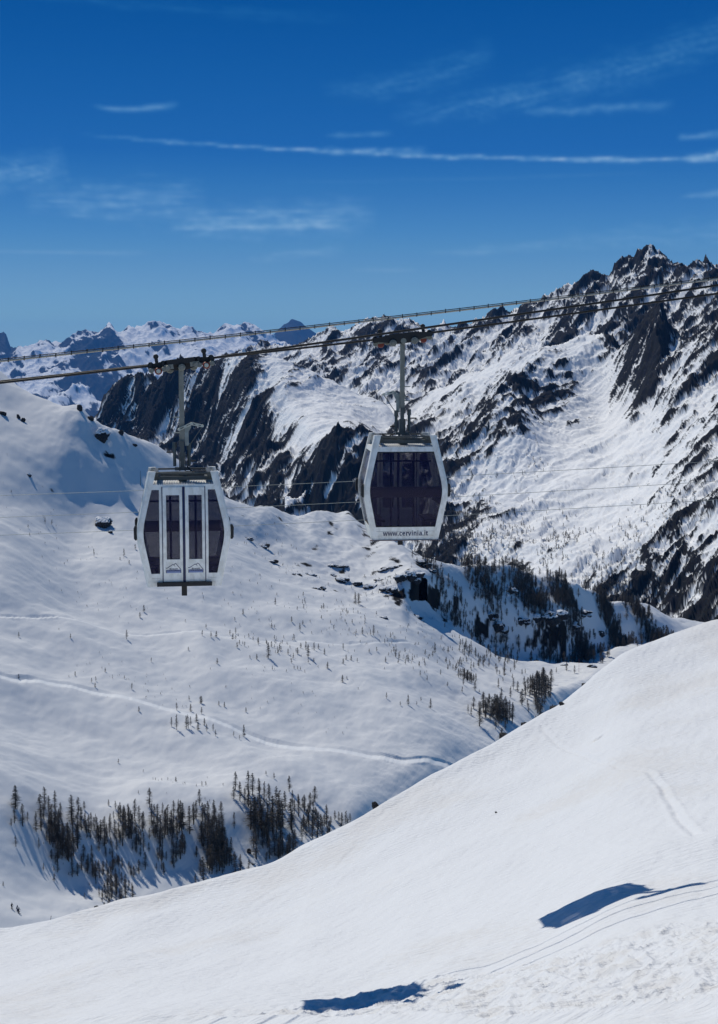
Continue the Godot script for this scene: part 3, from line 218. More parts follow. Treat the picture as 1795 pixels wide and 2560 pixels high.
# A clear spring sky: deep blue that pales towards the horizon, thin cirrus and a contrail.
func make_sky() -> PanoramaSkyMaterial:
	const W := 4096
	const H := 2048
	var strip := Image.create(1, H, false, Image.FORMAT_RGB8)
	var stops := [[-90.0, Color(0.36, 0.48, 0.58)], [0.0, Color(0.57, 0.725, 0.79)], [1.5, Color(0.51, 0.69, 0.785)], [3.0, Color(0.42, 0.615, 0.77)], [5.0, Color(0.29, 0.53, 0.75)], [8.0, Color(0.125, 0.40, 0.685)], [13.5, Color(0.02, 0.315, 0.597)], [30.0, Color(0.07, 0.29, 0.5)], [90.0, Color(0.12, 0.28, 0.46)]]
	for i in H:
		var el := 90.0 - (i + 0.5) * 180.0 / H
		var c: Color = stops[0][1]
		for s in stops.size() - 1:
			if el >= stops[s][0]:
				c = stops[s][1].lerp(stops[s + 1][1], clampf((el - stops[s][0]) / (stops[s + 1][0] - stops[s][0]), 0.0, 1.0))
		strip.set_pixel(0, i, c)
	strip.resize(W, H, Image.INTERPOLATE_NEAREST)
	# streaks of cloud: azimuth, elevation, half length, half width in degrees, tilt, bend, thickness, raggedness
	var streaks := [
		[2.2, 7.85, 13.4, 0.12, -2.3, -0.12, 0.36, 0.8], [9.0, 7.6, 6.5, 0.08, -1.6, 0.0, 0.22, 0.7], [13.8, 7.62, 1.2, 0.2, 1.0, 0.0, 0.42, 0.9], [0.6, 8.0, 2.2, 0.16, -1.0, 0.0, 0.22, 0.9],
		[-8.7, 9.5, 1.7, 0.17, 3.0, -0.15, 0.32, 0.3], [8.5, 10.6, 7.5, 1.0, 13.0, -0.6, 0.15, 0.4], [2.0, 10.7, 3.6, 0.8, 12.0, -0.4, 0.11, 0.4],
		[9.3, 9.45, 3.0, 0.25, 1.0, 0.0, 0.21, 0.6], [0.0, 8.6, 1.4, 0.16, 2.0, 0.0, 0.18, 0.5], [13.3, 8.35, 1.0, 0.18, 2.0, 0.0, 0.26, 0.7],
		[-13.8, 6.8, 2.6, 0.9, 14.0, 0.0, 0.20, 0.4], [-9.5, 6.0, 3.6, 1.1, 0.0, 0.0, 0.17, 0.5], [-3.4, 5.35, 4.2, 0.9, 2.0, 0.0, 0.21, 0.5], [-4.0, 5.05, 3.4, 0.13, 1.5, 0.0, 0.30, 0.4],
		[-11.5, 4.0, 3.4, 0.12, 0.0, 0.0, 0.12, 0.4], [-2.5, 4.0, 2.0, 0.3, 6.0, 0.0, 0.13, 0.4], [5.5, 4.2, 3.0, 0.3, 4.0, 0.0, 0.1, 0.5], [14.0, 6.2, 1.6, 0.18, 6.0, 0.0, 0.2, 0.5],
		[1.0, 3.4, 1.4, 0.12, 0.0, 0.0, 0.1, 0.4], [-8.0, 13.2, 8.0, 0.35, -2.5, 0.0, 0.06, 0.4], [4.0, 6.9, 8.0, 0.1, 1.0, 0.0, 0.05, 0.4], [12.0, 4.6, 4.5, 0.8, 2.0, 0.0, 0.08, 0.5]]
	var r := RandomNumberGenerator.new()
	r.seed = 5
	for k in 150:  # the same kind of cloud all round
		var az := r.randf_range(20.0, 340.0)
		var el := 2.0 + 50.0 * r.randf() * r.randf()
		streaks.append([az, el, r.randf_range(1.5, 8.0), r.randf_range(0.12, 1.0), r.randf_range(-4.0, 12.0), r.randf_range(-0.4, 0.4), r.randf_range(0.05, 0.25), 0.5])
	var n := noise(FastNoiseLite.TYPE_SIMPLEX_SMOOTH, FastNoiseLite.FRACTAL_FBM, 4, 1.6, 11)
	for s in streaks:
		var sx: float = s[2] + 0.5
		var sy: float = s[3] * 2.5 + absf(sin(deg_to_rad(s[4]))) * s[2] + absf(s[5]) * 2.0
		var c0 := int((s[0] - sx) / 360.0 * W)
		var c1 := int((s[0] + sx) / 360.0 * W)
		var r0 := int((90.0 - s[1] - sy) / 180.0 * H)
		var r1 := int((90.0 - s[1] + sy) / 180.0 * H)
		var ct := cos(deg_to_rad(s[4]))
		var st := sin(deg_to_rad(s[4]))
		for i in range(r0, r1 + 1):
			var el := 90.0 - (i + 0.5) * 180.0 / H
			for jj in range(c0, c1 + 1):
				var az := (jj + 0.5) / W * 360.0
				var dx: float = az - s[0]
				var dy: float = el - s[1]
				var u: float = (dx * ct + dy * st) / s[2]
				if absf(u) >= 1.0:
					continue
				var nn := n.get_noise_2d(az * 1.0, el * 3.0)
				var v: float = (dy * ct - dx * st + s[5] * (u * u - 0.3) + s[7] * s[3] * 0.9 * nn) / (s[3] * (0.55 + 0.45 * (0.5 + 0.5 * u)))
				var a: float = exp(-v * v * 2.0) * (1.0 - u * u * u * u) * s[6] * (1.0 + s[7] * n.get_noise_2d(az * 2.5 + 40.0, el * 4.0)) * (clampf(0.85 + 1.1 * n.get_noise_2d((dx * ct + dy * st) * 0.7 + s[0] * 9.0, (dy * ct - dx * st) * 9.0), 0.1, 1.6) if s[3] > 0.25 else 1.0)
				if a > 0.003:
					var j := posmod(jj, W)
					strip.set_pixel(j, i, strip.get_pixel(j, i).lerp(Color(0.83, 0.89, 0.95), minf(a, 0.9)))
	var m := PanoramaSkyMaterial.new()
	m.panorama = ImageTexture.create_from_image(strip)
	return m


func surface(color: Color, roughness: float, metal := 0.0, specular := 0.5) -> StandardMaterial3D:
	var m := StandardMaterial3D.new()
	m.albedo_color = color.linear_to_srgb()
	m.roughness = roughness
	m.metallic = metal
	m.metallic_specular = specular
	return m


func make_materials() -> void:
	for k in ["far", "valley", "near"]:
		var m := StandardMaterial3D.new()
		m.resource_name = "snow_and_rock_" + k
		m.vertex_color_use_as_albedo = true
		m.roughness = 0.85
		m.metallic_specular = 0.2
		mats[k] = m
	var grain := NoiseTexture2D.new()
	grain.width = 1024
	grain.height = 1024
	grain.seamless = true
	grain.noise = noise(FastNoiseLite.TYPE_SIMPLEX_SMOOTH, FastNoiseLite.FRACTAL_FBM, 5, 160.0, 3, 0.6)
	var near: StandardMaterial3D = mats.near
	near.uv1_triplanar = true
	near.uv1_world_triplanar = true
	near.uv1_scale = Vector3(0.22, 0.22, 0.45)
	near.heightmap_enabled = true
	near.heightmap_texture = grain
	near.heightmap_scale = 9.0


var near_slope: Dictionary
var valley: Dictionary
var east: Dictionary


func terrain() -> void:
	const SIMPLEX := FastNoiseLite.TYPE_SIMPLEX_SMOOTH
	const FBM := FastNoiseLite.FRACTAL_FBM
	const RIDGED := FastNoiseLite.FRACTAL_RIDGED
	var snow := Color(0.76, 0.775, 0.80)
	var dimmed_snow := Color(0.69, 0.705, 0.73)  # valley snow, its colour greyed to stand for weaker light on it
	var brightened_snow := Color(0.86, 0.87, 0.885)  # mountain snow, its colour paled so it looks more brightly lit
	var rock := Color(0.008, 0.009, 0.012)
	var warm := Color(0.018, 0.0165, 0.0165)
	var t0 := Time.get_ticks_msec()

	# the slope in front
	var g := loft(NEAR_SLOPE, [6, 8, 24, 56, 56, 56, 54, 48, 38, 26, 10, 5, 4, 4], columns(720, -40.0, 40.0, -16.0, 16.0, 0.78))
	relief(g, noise(SIMPLEX, FBM, 3, 16.0, 1), 0.35, 1.0, 1.0)
	relief(g, noise(SIMPLEX, FBM, 3, 2.6, 2), 0.05, 1.0, 1.0, 20.0, 3.0)
	relief(g, noise(SIMPLEX, FBM, 2, 0.5, 7), 0.012, 1.0, 1.0, 15.0, 4.0)
	churn(g)
	near_slope = g
	land("near_snow_slope", g, mats.near, snow, rock, {"tint": Color(0.56, 0.49, 0.40)})  # tan of the blown dust, also used for the shade painted in the hole
	print("near ", Time.get_ticks_msec() - t0)

	# the basin and the hillside across
	g = loft(VALLEY_SIDE, [10, 26, 60, 50, 50, 60, 60, 55, 75, 40, 44, 12, 8], columns(620, -26.0, 24.0, -15.5, 15.5, 0.86))
	relief(g, noise(SIMPLEX, FBM, 3, 105.0, 21), 5.5, 1.0, 1.0)
	relief(g, noise(SIMPLEX, FBM, 4, 48.0, 22, 0.6), 1.3, 1.0, 2.6, 35.0, 1.3)
	relief(g, noise(SIMPLEX, RIDGED, 3, 30.0, 23), 3.0, 0.0, 1.6, -30.0, 1.5)
	relief(g, noise(SIMPLEX, FBM, 4, 9.0, 24, 0.55), 0.32, 1.0, 2.5, 20.0, 2.0)
	bench(g, PISTE, 2.7, 1.8, 0.34)
	bench(g, UPPER_TRAIL, 1.1, 1.2, 0.08)
	valley = g
	land("valley_side", g, mats.valley, dimmed_snow, rock, {"tint": Color(0.83, 0.845, 0.86), "patch": noise(SIMPLEX, FBM, 3, 22.0, 25), "fine": noise(SIMPLEX, FBM, 3, 9.0, 26), "turn": 40.0, "stretch": 1.5, "rough": 0.7, "limit": 0.62, "steep": 0.5, "steep_gain": 1.0, "warm": warm, "soft": 0.04})
	print("valley ", Time.get_ticks_msec() - t0)

	# the great massif on the right
	var spurs := noise(SIMPLEX, RIDGED, 6, 430.0, 32, 0.52)
	spurs.domain_warp_enabled = true
	spurs.domain_warp_amplitude = 110.0
	spurs.domain_warp_frequency = 1.0 / 380.0
	var crag := noise(SIMPLEX, RIDGED, 4, 90.0, 33, 0.5)
	var rubble := noise(SIMPLEX, FBM, 2, 30.0, 36, 0.5)
	g = loft(EAST_MASSIF, [60, 70, 70, 80, 100, 120, 10, 6], columns(470, -3.0, 24.0, -3.0, 15.5, 0.9))
	relief(g, spurs, 88.0, 0.26, 1.0, 42.0, 1.4, 0.3)
	relief(g, crag, 15.0, 0.08, 1.4, 30.0, 1.15)
	relief(g, rubble, 4.0, 0.15, 1.8, 40.0, 1.4)
	east = g
	land("east_massif", g, mats.far, brightened_snow, rock, {"patch": bare_patch(160.0, 34), "fine": noise(SIMPLEX, FBM, 4, 40.0, 35, 0.6), "turn": 42.0, "stretch": 1.7, "rough": 0.85, "gain": 0.84, "limit": 0.64, "steep": 0.21, "steep_gain": 1.2, "hollow": 0.035, "warm": warm, "soft": 0.03})
	print("east ", Time.get_ticks_msec() - t0)

	g = loft(BACK_RIDGE, [90, 190, 10, 6], columns(520, -5.5, 24.0, -5.5, 15.5, 0.92))
	relief(g, spurs, 115.0, 0.6, 1.0, 20.0, 1.2, 0.6)
	relief(g, crag, 17.0, 0.4, 1.3, 10.0, 1.15)
	relief(g, rubble, 6.0, 0.3, 1.6, 40.0, 1.4)
	land("back_ridge", g, mats.far, brightened_snow, rock, {"patch": bare_patch(150.0, 44), "fine": noise(SIMPLEX, FBM, 4, 40.0, 45, 0.6), "turn": 42.0, "stretch": 1.6, "rough": 0.8, "gain": 0.92, "limit": 0.64, "steep": 0.19, "steep_gain": 1.2, "hollow": 0.035, "warm": warm, "soft": 0.03})
	print("back ", Time.get_ticks_msec() - t0)

	g = loft(DARK_DOME, [10, 50, 70, 80, 90, 90, 10, 6], columns(440, -14.0, 2.5, -14.0, 2.5, 1.0))
	relief(g, spurs, 88.0, 0.2, 1.0, 65.0, 1.2, 0.2)
	relief(g, crag, 18.0, 0.1, 1.3, 70.0, 1.15)
	relief(g, rubble, 4.0, 0.12, 1.8, 40.0, 1.4)
	land("dome_massif", g, mats.far, brightened_snow, rock, {"patch": bare_patch(150.0, 54), "fine": noise(SIMPLEX, FBM, 4, 36.0, 55, 0.6), "turn": 42.0, "stretch": 1.7, "rough": 0.95, "gain": 0.74, "limit": 0.62, "steep": 0.27, "steep_gain": 0.7, "hollow": 0.04, "warm": warm, "soft": 0.03})
	print("dome ", Time.get_ticks_msec() - t0)

	g = loft(FAR_RANGE, [40, 100, 110, 8, 4], columns(430, -26.0, -2.0, -15.5, -2.0, 0.9))
	relief(g, noise(SIMPLEX, RIDGED, 4, 2600.0, 61), 330.0, 0.6, 0.9, 30.0, 1.8)
	relief(g, noise(SIMPLEX, RIDGED, 4, 700.0, 62), 130.0, 0.5, 1.1, -35.0, 2.2)
	land("far_range", g, mats.far, brightened_snow, rock, {"patch": noise(SIMPLEX, FBM, 5, 700.0, 64, 0.6), "fine": noise(SIMPLEX, FBM, 4, 220.0, 65, 0.6), "turn": -30.0, "stretch": 1.8, "rough": 0.8, "limit": 0.58, "steep": 0.16, "steep_gain": 1.5, "warm": warm, "soft": 0.04})
	g = loft(FAR_PYRAMID, [20, 70, 8, 4], columns(110, -5.0, -0.4, -5.0, -0.4, 1.0))
	relief(g, noise(SIMPLEX, RIDGED, 4, 900.0, 72), 90.0, 0.5, 1.0, -30.0, 2.0)
	land("far_pyramid_peak", g, mats.far, brightened_snow, rock, {"patch": noise(SIMPLEX, FBM, 4, 700.0, 74), "fine": noise(SIMPLEX, FBM, 3, 220.0, 75), "turn": 60.0, "stretch": 3.0, "rough": 0.5, "limit": 0.62, "steep": 0.2, "warm": warm})
	print("all land ", Time.get_ticks_msec() - t0)


func bare_patch(wave: float, sd: int) -> FastNoiseLite:
	var n := noise(FastNoiseLite.TYPE_SIMPLEX_SMOOTH, FastNoiseLite.FRACTAL_FBM, 5, wave, sd, 0.6)
	n.domain_warp_enabled = true
	n.domain_warp_amplitude = wave * 0.3
	n.domain_warp_frequency = 1.5 / wave
	return n


# A track cut level across the valley side: PATH is azimuth, distance; DROP sinks its bed.
func bench(g: Dictionary, path: Array, half: float, bank: float, drop: float) -> void:
	var cols: int = g.cols
	var rng: PackedFloat32Array = g.r
	var hgt: PackedFloat32Array = g.y
	var groomed: PackedFloat32Array = g.get("tint", PackedFloat32Array())
	groomed.resize(hgt.size())
	var xs := PackedFloat32Array()
	var ys := PackedFloat32Array()
	for k in range(0, path.size(), 2):
		xs.append(path[k])
		ys.append(path[k + 1])
	var seg := 0
	for j in cols:
		var a: float = g.az[j]
		if a < xs[0] or a > xs[xs.size() - 1]:
			continue
		while seg < xs.size() - 2 and a > xs[seg + 1]:
			seg += 1
		var r := mono(xs, ys, a, seg)
		var bed := 0.0
		for i in int(g.rows) - 1:
			if rng[i * cols + j] <= r and rng[(i + 1) * cols + j] > r:
				bed = hgt[i * cols + j]
		for i in int(g.rows):
			var k := i * cols + j
			var off := rng[k] - r
			if absf(off) < half + bank:
				var t := smoothstep(half + bank, half, absf(off))
				hgt[k] = lerpf(hgt[k], bed - drop + off * 0.02, t)
				groomed[k] = maxf(groomed[k], smoothstep(half, half - 0.8, absf(off)))
	g.y = hgt
	g.tint = groomed


# Trodden snow, an old ski track, a hole with painted shade and wind-blown dust on the slope in front.
func churn(g: Dictionary) -> void:
	var cols: int = g.cols
	var rng: PackedFloat32Array = g.r
	var hgt: PackedFloat32Array = g.y
	var sines: PackedFloat32Array = g.sin
	var cosines: PackedFloat32Array = g.cos
	var tint := PackedFloat32Array()
	tint.resize(hgt.size())
	var lumps := noise(FastNoiseLite.TYPE_SIMPLEX_SMOOTH, FastNoiseLite.FRACTAL_RIDGED, 3, 0.7, 81)
	var steps := noise(FastNoiseLite.TYPE_CELLULAR, FastNoiseLite.FRACTAL_NONE, 1, 0.55, 82)
	var wavy := noise(FastNoiseLite.TYPE_SIMPLEX_SMOOTH, FastNoiseLite.FRACTAL_FBM, 3, 3.0, 83)
	var stain := noise(FastNoiseLite.TYPE_SIMPLEX_SMOOTH, FastNoiseLite.FRACTAL_FBM, 5, 14.0, 84, 0.6)
	var speck := noise(FastNoiseLite.TYPE_SIMPLEX_SMOOTH, FastNoiseLite.FRACTAL_FBM, 3, 0.4, 85, 0.6)
	var edges := []
	for path in [CHURN_NEAR, CHURN_FAR]:
		var xs := PackedFloat32Array()
		var ys := PackedFloat32Array()
		for k in range(0, path.size(), 2):
			xs.append(path[k])
			ys.append(path[k + 1])
		edges.append([xs, ys])
	for j in cols:
		var a: float = g.az[j]
		var lim := []
		for e in edges:
			var xs: PackedFloat32Array = e[0]
			var ys: PackedFloat32Array = e[1]
			var seg := 0
			while seg < xs.size() - 2 and a > xs[seg + 1]:
				seg += 1
			lim.append(lerpf(ys[seg], ys[seg + 1], (a - xs[seg]) / (xs[seg + 1] - xs[seg])))
		for i in int(g.rows):
			var k := i * cols + j
			var r := rng[k]
			if r > 110.0:
				continue
			var x := r * sines[j]
			var z := -r * cosines[j]
			var w := wavy.get_noise_2d(x, z) * 1.2
			var inside: float = smoothstep(lim[0] - 0.2 + w * 0.3, lim[0] + 0.2 + w * 0.3, r) * smoothstep(lim[1] + 0.7 + w, lim[1] - 0.5 + w, r)
			var tan_share: float = 0.15 * smoothstep(0.05, 0.45, stain.get_noise_2d(x, z * 0.7) + 0.25 * speck.get_noise_2d(x, z))
			if inside > 0.0:
				hgt[k] += inside * (0.09 * lumps.get_noise_2d(x, z * 0.6) + 0.05 * steps.get_noise_2d(x + w, z * 0.5) - 0.04)
				tan_share += inside * 0.2 * smoothstep(-0.1, 0.5, speck.get_noise_2d(x * 0.4, z * 0.4))
			elif r < lim[0] and r > lim[0] - 4.0:
				hgt[k] -= 0.14 * smoothstep(lim[0] + w * 0.4, lim[0] - 0.9 + w * 0.4, r)
			var p := Vector2(x, z)
			var near := 9.0
			if x > 5.0 and x < 22.0 and r > 35.0:
				for q in SKI_TRACK.size() - 1:
					near = minf(near, p.distance_to(Geometry2D.get_closest_point_to_segment(p, SKI_TRACK[q], SKI_TRACK[q + 1])))
			if near < 0.8:
				hgt[k] += 0.02 * exp(-(near - 0.22) * (near - 0.22) / 0.006) - 0.055 * exp(-near * near / 0.01)
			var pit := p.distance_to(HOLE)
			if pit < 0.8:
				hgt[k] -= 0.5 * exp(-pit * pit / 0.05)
				tan_share += 0.9 * exp(-pit * pit / 0.04)  # shade down the hole, put into the snow colour
			tint[k] = clampf(tan_share, 0.0, 0.8)
	g.y = hgt
	g.tint = tint


# ---------------------------------------------------------------- terrain
# Each landform is a heightfield. Its feature lines (foot, benches, crest, back) are
# given as azimuth in degrees, ground distance in metres, height in metres, share of
# bare rock, all from the spot where the photographer stands (0, 0, 0 is eye height).

func mono(xs: PackedFloat32Array, ys: PackedFloat32Array, x: float, seg: int) -> float:
	var n := xs.size()
	var x0 := xs[seg]
	var x1 := xs[seg + 1]
	var h := x1 - x0
	var t := clampf((x - x0) / h, 0.0, 1.0)
	var d := (ys[seg + 1] - ys[seg]) / h
	var m0 := d
	var m1 := d
	if seg > 0:
		var dp := (ys[seg] - ys[seg - 1]) / (x0 - xs[seg - 1])
		m0 = 2.0 * d * dp / (d + dp) if d * dp > 0.0 else 0.0
	if seg + 2 < n:
		var dn := (ys[seg + 2] - ys[seg + 1]) / (xs[seg + 2] - x1)
		m1 = 2.0 * d * dn / (d + dn) if d * dn > 0.0 else 0.0
	var t2 := t * t
	var t3 := t2 * t
	return (2.0 * t3 - 3.0 * t2 + 1.0) * ys[seg] + (t3 - 2.0 * t2 + t) * h * m0 + (3.0 * t2 - 2.0 * t3) * ys[seg + 1] + (t3 - t2) * h * m1


# Azimuths of a grid's columns: close together in the middle span, wider outside it.
func columns(cols: int, a0: float, a1: float, m0: float, m1: float, share: float) -> PackedFloat32Array:
	var out := PackedFloat32Array()
	var inner := int(cols * share)
	var left := int((cols - inner) * (m0 - a0) / maxf((m0 - a0) + (a1 - m1), 0.001))
	for j in cols:
		if j < left:
			out.append(lerpf(a0, m0, float(j) / left))
		elif j < left + inner:
			out.append(lerpf(m0, m1, float(j - left) / inner))
		else:
			out.append(lerpf(m1, a1, float(j - left - inner) / maxi(cols - left - inner - 1, 1)))
	return out


func column_values(curve: Array, az: PackedFloat32Array, slot: int) -> PackedFloat32Array:
	var xs := PackedFloat32Array()
	var ys := PackedFloat32Array()
	for k in range(0, curve.size(), 4):
		xs.append(curve[k])
		ys.append(curve[k + slot])
	var out := PackedFloat32Array()
	out.resize(az.size())
	var seg := 0
	for j in az.size():
		var a := clampf(az[j], xs[0], xs[xs.size() - 1])
		while seg < xs.size() - 2 and a > xs[seg + 1]:
			seg += 1
		out[j] = mono(xs, ys, a, seg)
	return out


# Builds the grid: columns of equal azimuth, rows shared out between the feature lines.
func loft(curves: Array, rows: Array, az: PackedFloat32Array) -> Dictionary:
	var cols := az.size()
	var rr := []
	var yy := []
	var ww := []
	for c in curves:
		rr.append(column_values(c, az, 1))
		yy.append(column_values(c, az, 2))
		ww.append(column_values(c, az, 3))
	var n := curves.size()
	assert(rows.size() == n - 1)
	var total := 1
	for k in rows:
		total += k
	var rng := PackedFloat32Array()
	var hgt := PackedFloat32Array()
	var wgt := PackedFloat32Array()
	rng.resize(total * cols)
	hgt.resize(total * cols)
	wgt.resize(total * cols)
	var row := 0
	for i in n - 1:
		var r0: PackedFloat32Array = rr[i]
		var r1: PackedFloat32Array = rr[i + 1]
		var rp: PackedFloat32Array = rr[maxi(i - 1, 0)]
		var rn: PackedFloat32Array = rr[mini(i + 2, n - 1)]
		var y0: PackedFloat32Array = yy[i]
		var y1: PackedFloat32Array = yy[i + 1]
		var yp: PackedFloat32Array = yy[maxi(i - 1, 0)]
		var yn: PackedFloat32Array = yy[mini(i + 2, n - 1)]
		var w0: PackedFloat32Array = ww[i]
		var w1: PackedFloat32Array = ww[i + 1]
		var count: int = rows[i] + (1 if i == n - 2 else 0)
		for k in count:
			var t: float = float(k) / float(rows[i])
			var at := row * cols
			for j in cols:
				var h := r1[j] - r0[j]
				var s := (y1[j] - y0[j]) / h
				var m0 := s
				var m1 := s
				if i > 0:
					m0 = (s + (y0[j] - yp[j]) / maxf(r0[j] - rp[j], 0.01)) * 0.5
				if i < n - 2:
					m1 = (s + (yn[j] - y1[j]) / maxf(rn[j] - r1[j], 0.01)) * 0.5
				m0 = clampf(m0, -absf(s) * 3.0 - 0.1, absf(s) * 3.0 + 0.1)
				m1 = clampf(m1, -absf(s) * 3.0 - 0.1, absf(s) * 3.0 + 0.1)
				var t2 := t * t
				var t3 := t2 * t
				rng[at + j] = r0[j] + h * t
				hgt[at + j] = (2.0 * t3 - 3.0 * t2 + 1.0) * y0[j] + (t3 - 2.0 * t2 + t) * h * m0 + (3.0 * t2 - 2.0 * t3) * y1[j] + (t3 - t2) * h * m1
				wgt[at + j] = lerpf(w0[j], w1[j], t)
			row += 1
	var sines := PackedFloat32Array()
	var cosines := PackedFloat32Array()
	for j in cols:
		var a := deg_to_rad(az[j])
		sines.append(sin(a))
		cosines.append(cos(a))
	return {"cols": cols, "rows": total, "az": az, "r": rng, "y": hgt, "w": wgt, "sin": sines, "cos": cosines}


func noise(kind: int, fractal: int, octaves: int, wave: float, sd: int, gain := 0.5) -> FastNoiseLite:
	var n := FastNoiseLite.new()
	n.noise_type = kind
	n.fractal_type = fractal
	n.fractal_octaves = octaves
	n.fractal_gain = gain
	n.frequency = 1.0 / wave
	n.seed = sd
	return n


# Adds one noise layer of height; ribs run along the direction TURN (degrees), stretched STRETCH times.
func relief(g: Dictionary, n: FastNoiseLite, amp: float, on_snow: float, on_rock: float, turn := 0.0, stretch := 1.0, sink := 0.0) -> void:
	var cols: int = g.cols
	var total: int = g.rows
	var rng: PackedFloat32Array = g.r
	var hgt: PackedFloat32Array = g.y
	var wgt: PackedFloat32Array = g.w
	var sines: PackedFloat32Array = g.sin
	var cosines: PackedFloat32Array = g.cos
	var ct := cos(deg_to_rad(turn))
	var st := sin(deg_to_rad(turn))
	for i in total:
		for j in cols:
			var k := i * cols + j
			var r := rng[k]
			var x := r * sines[j]
			var z := -r * cosines[j]
			var share := lerpf(on_snow, on_rock, wgt[k])
			hgt[k] += amp * share * (n.get_noise_2d(x * ct + z * st, (z * ct - x * st) / stretch) - sink)
	g.y = hgt


# Turns the grid into a mesh. BARE mixes rock into the snow from the rock share, the steepness and patchy noise.
func land(called: String, g: Dictionary, mat: Material, snow: Color, rock: Color, bare: Dictionary) -> MeshInstance3D:
	var cols: int = g.cols
	var total: int = g.rows
	var rng: PackedFloat32Array = g.r
	var hgt: PackedFloat32Array = g.y
	var wgt: PackedFloat32Array = g.w
	var sines: PackedFloat32Array = g.sin
	var cosines: PackedFloat32Array = g.cos
	var pos := PackedVector3Array()
	var nor := PackedVector3Array()
	var col := PackedColorArray()
	pos.resize(total * cols)
	nor.resize(total * cols)
	col.resize(total * cols)
	for i in total:
		for j in cols:
			var k := i * cols + j
			pos[k] = Vector3(rng[k] * sines[j], hgt[k], -rng[k] * cosines[j])
	var patch: FastNoiseLite = bare.get("patch")
	var fine: FastNoiseLite = bare.get("fine")
	var ct := cos(deg_to_rad(bare.get("turn", 0.0)))
	var st := sin(deg_to_rad(bare.get("turn", 0.0)))
	var stretch: float = bare.get("stretch", 1.0)
	var gain: float = bare.get("gain", 1.0)
	var rough: float = bare.get("rough", 0.5)
	var steep_from: float = bare.get("steep", 0.55)
	var steep_gain: float = bare.get("steep_gain", 1.2)
	var limit: float = bare.get("limit", 0.5)
	var soft: float = bare.get("soft", 0.06)
	var hollow: float = bare.get("hollow", 0.0)
	var warm: Color = bare.get("warm", rock)
	var tint: Color = bare.get("tint", snow)
	var extra: PackedFloat32Array = g.get("tint", PackedFloat32Array())
	for i in total:
		var i0 := maxi(i - 1, 0)
		var i1 := mini(i + 1, total - 1)
		for j in cols:
			var k := i * cols + j
			var a := pos[i * cols + mini(j + 1, cols - 1)] - pos[i * cols + maxi(j - 1, 0)]
			var b := pos[i1 * cols + j] - pos[i0 * cols + j]
			var n := a.cross(b).normalized()
			if n.y < 0.0:
				n = -n
			nor[k] = n
			var p := pos[k]
			var u := p.x * ct + p.z * st
			var v := (p.z * ct - p.x * st) / stretch
			var c := snow
			if patch:
				var f := fine.get_noise_2d(u * 2.0, v * 2.0)
				var wa := pos[i * cols + mini(j + 3, cols - 1)] - pos[i * cols + maxi(j - 3, 0)]
				var wb := pos[mini(i + 3, total - 1) * cols + j] - pos[maxi(i - 3, 0) * cols + j]
				var lean := absf(wa.cross(wb).normalized().y)
				var m := wgt[k] * gain + rough * patch.get_noise_2d(u, v + p.y * 0.5) + 0.16 * f + steep_gain * maxf(0.0, 1.0 - lean - steep_from)
				if hollow > 0.0:  # snow gathers in the gullies, the ribs between blow bare
					var dip := (pos[mini(i + 9, total - 1) * cols + j].y + pos[maxi(i - 9, 0) * cols + j].y + pos[i * cols + mini(j + 9, cols - 1)].y + pos[i * cols + maxi(j - 9, 0)].y) * 0.25 - p.y
					m -= hollow * clampf(dip, -8.0, 8.0)
				m = smoothstep(limit - soft, limit + soft, m)
				if m > 0.0:
					c = snow.lerp(rock.lerp(warm, clampf(0.5 + 1.5 * f, 0.0, 1.0)), m)
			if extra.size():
				c = c.lerp(tint, extra[k])
			col[k] = c
	var index := PackedInt32Array()
	index.resize((total - 1) * (cols - 1) * 6)
	var q := 0
	for i in total - 1:
		for j in cols - 1:
			var k := i * cols + j
			index[q] = k
			index[q + 1] = k + cols
			index[q + 2] = k + 1
			index[q + 3] = k + 1
			index[q + 4] = k + cols
			index[q + 5] = k + cols + 1
			q += 6
	var arrays := []
	arrays.resize(Mesh.ARRAY_MAX)
	arrays[Mesh.ARRAY_VERTEX] = pos
	arrays[Mesh.ARRAY_NORMAL] = nor
	arrays[Mesh.ARRAY_COLOR] = col
	arrays[Mesh.ARRAY_INDEX] = index
	var mesh := ArrayMesh.new()
	mesh.add_surface_from_arrays(Mesh.PRIMITIVE_TRIANGLES, arrays)
	var o := MeshInstance3D.new()
	o.name = called
	o.mesh = mesh
	o.material_override = mat
	o.set_meta("kind", "structure")
	add_child(o, true)
	return o


# Height of a landform's surface at a place.
func ground(g: Dictionary, x: float, z: float) -> float:
	var cols: int = g.cols
	var total: int = g.rows
	var rng: PackedFloat32Array = g.r
	var hgt: PackedFloat32Array = g.y
	var a := rad_to_deg(atan2(x, -z))
	var r := sqrt(x * x + z * z)
	var az: PackedFloat32Array = g.az
	var j := clampi(az.bsearch(a) - 1, 0, cols - 2)
	var fj := j + clampf((a - az[j]) / (az[j + 1] - az[j]), 0.0, 0.999)
	var out := 0.0
	for side in 2:
		var lo := 0
		var hi := total - 1
		while hi - lo > 1:
			var mid := (lo + hi) / 2
			if rng[mid * cols + j + side] <= r:
				lo = mid
			else:
				hi = mid
		var r0 := rng[lo * cols + j + side]
		var r1 := rng[hi * cols + j + side]
		var y := lerpf(hgt[lo * cols + j + side], hgt[hi * cols + j + side], clampf((r - r0) / maxf(r1 - r0, 0.001), 0.0, 1.0))
		out += y * (1.0 - absf(fj - j - side))
	return out


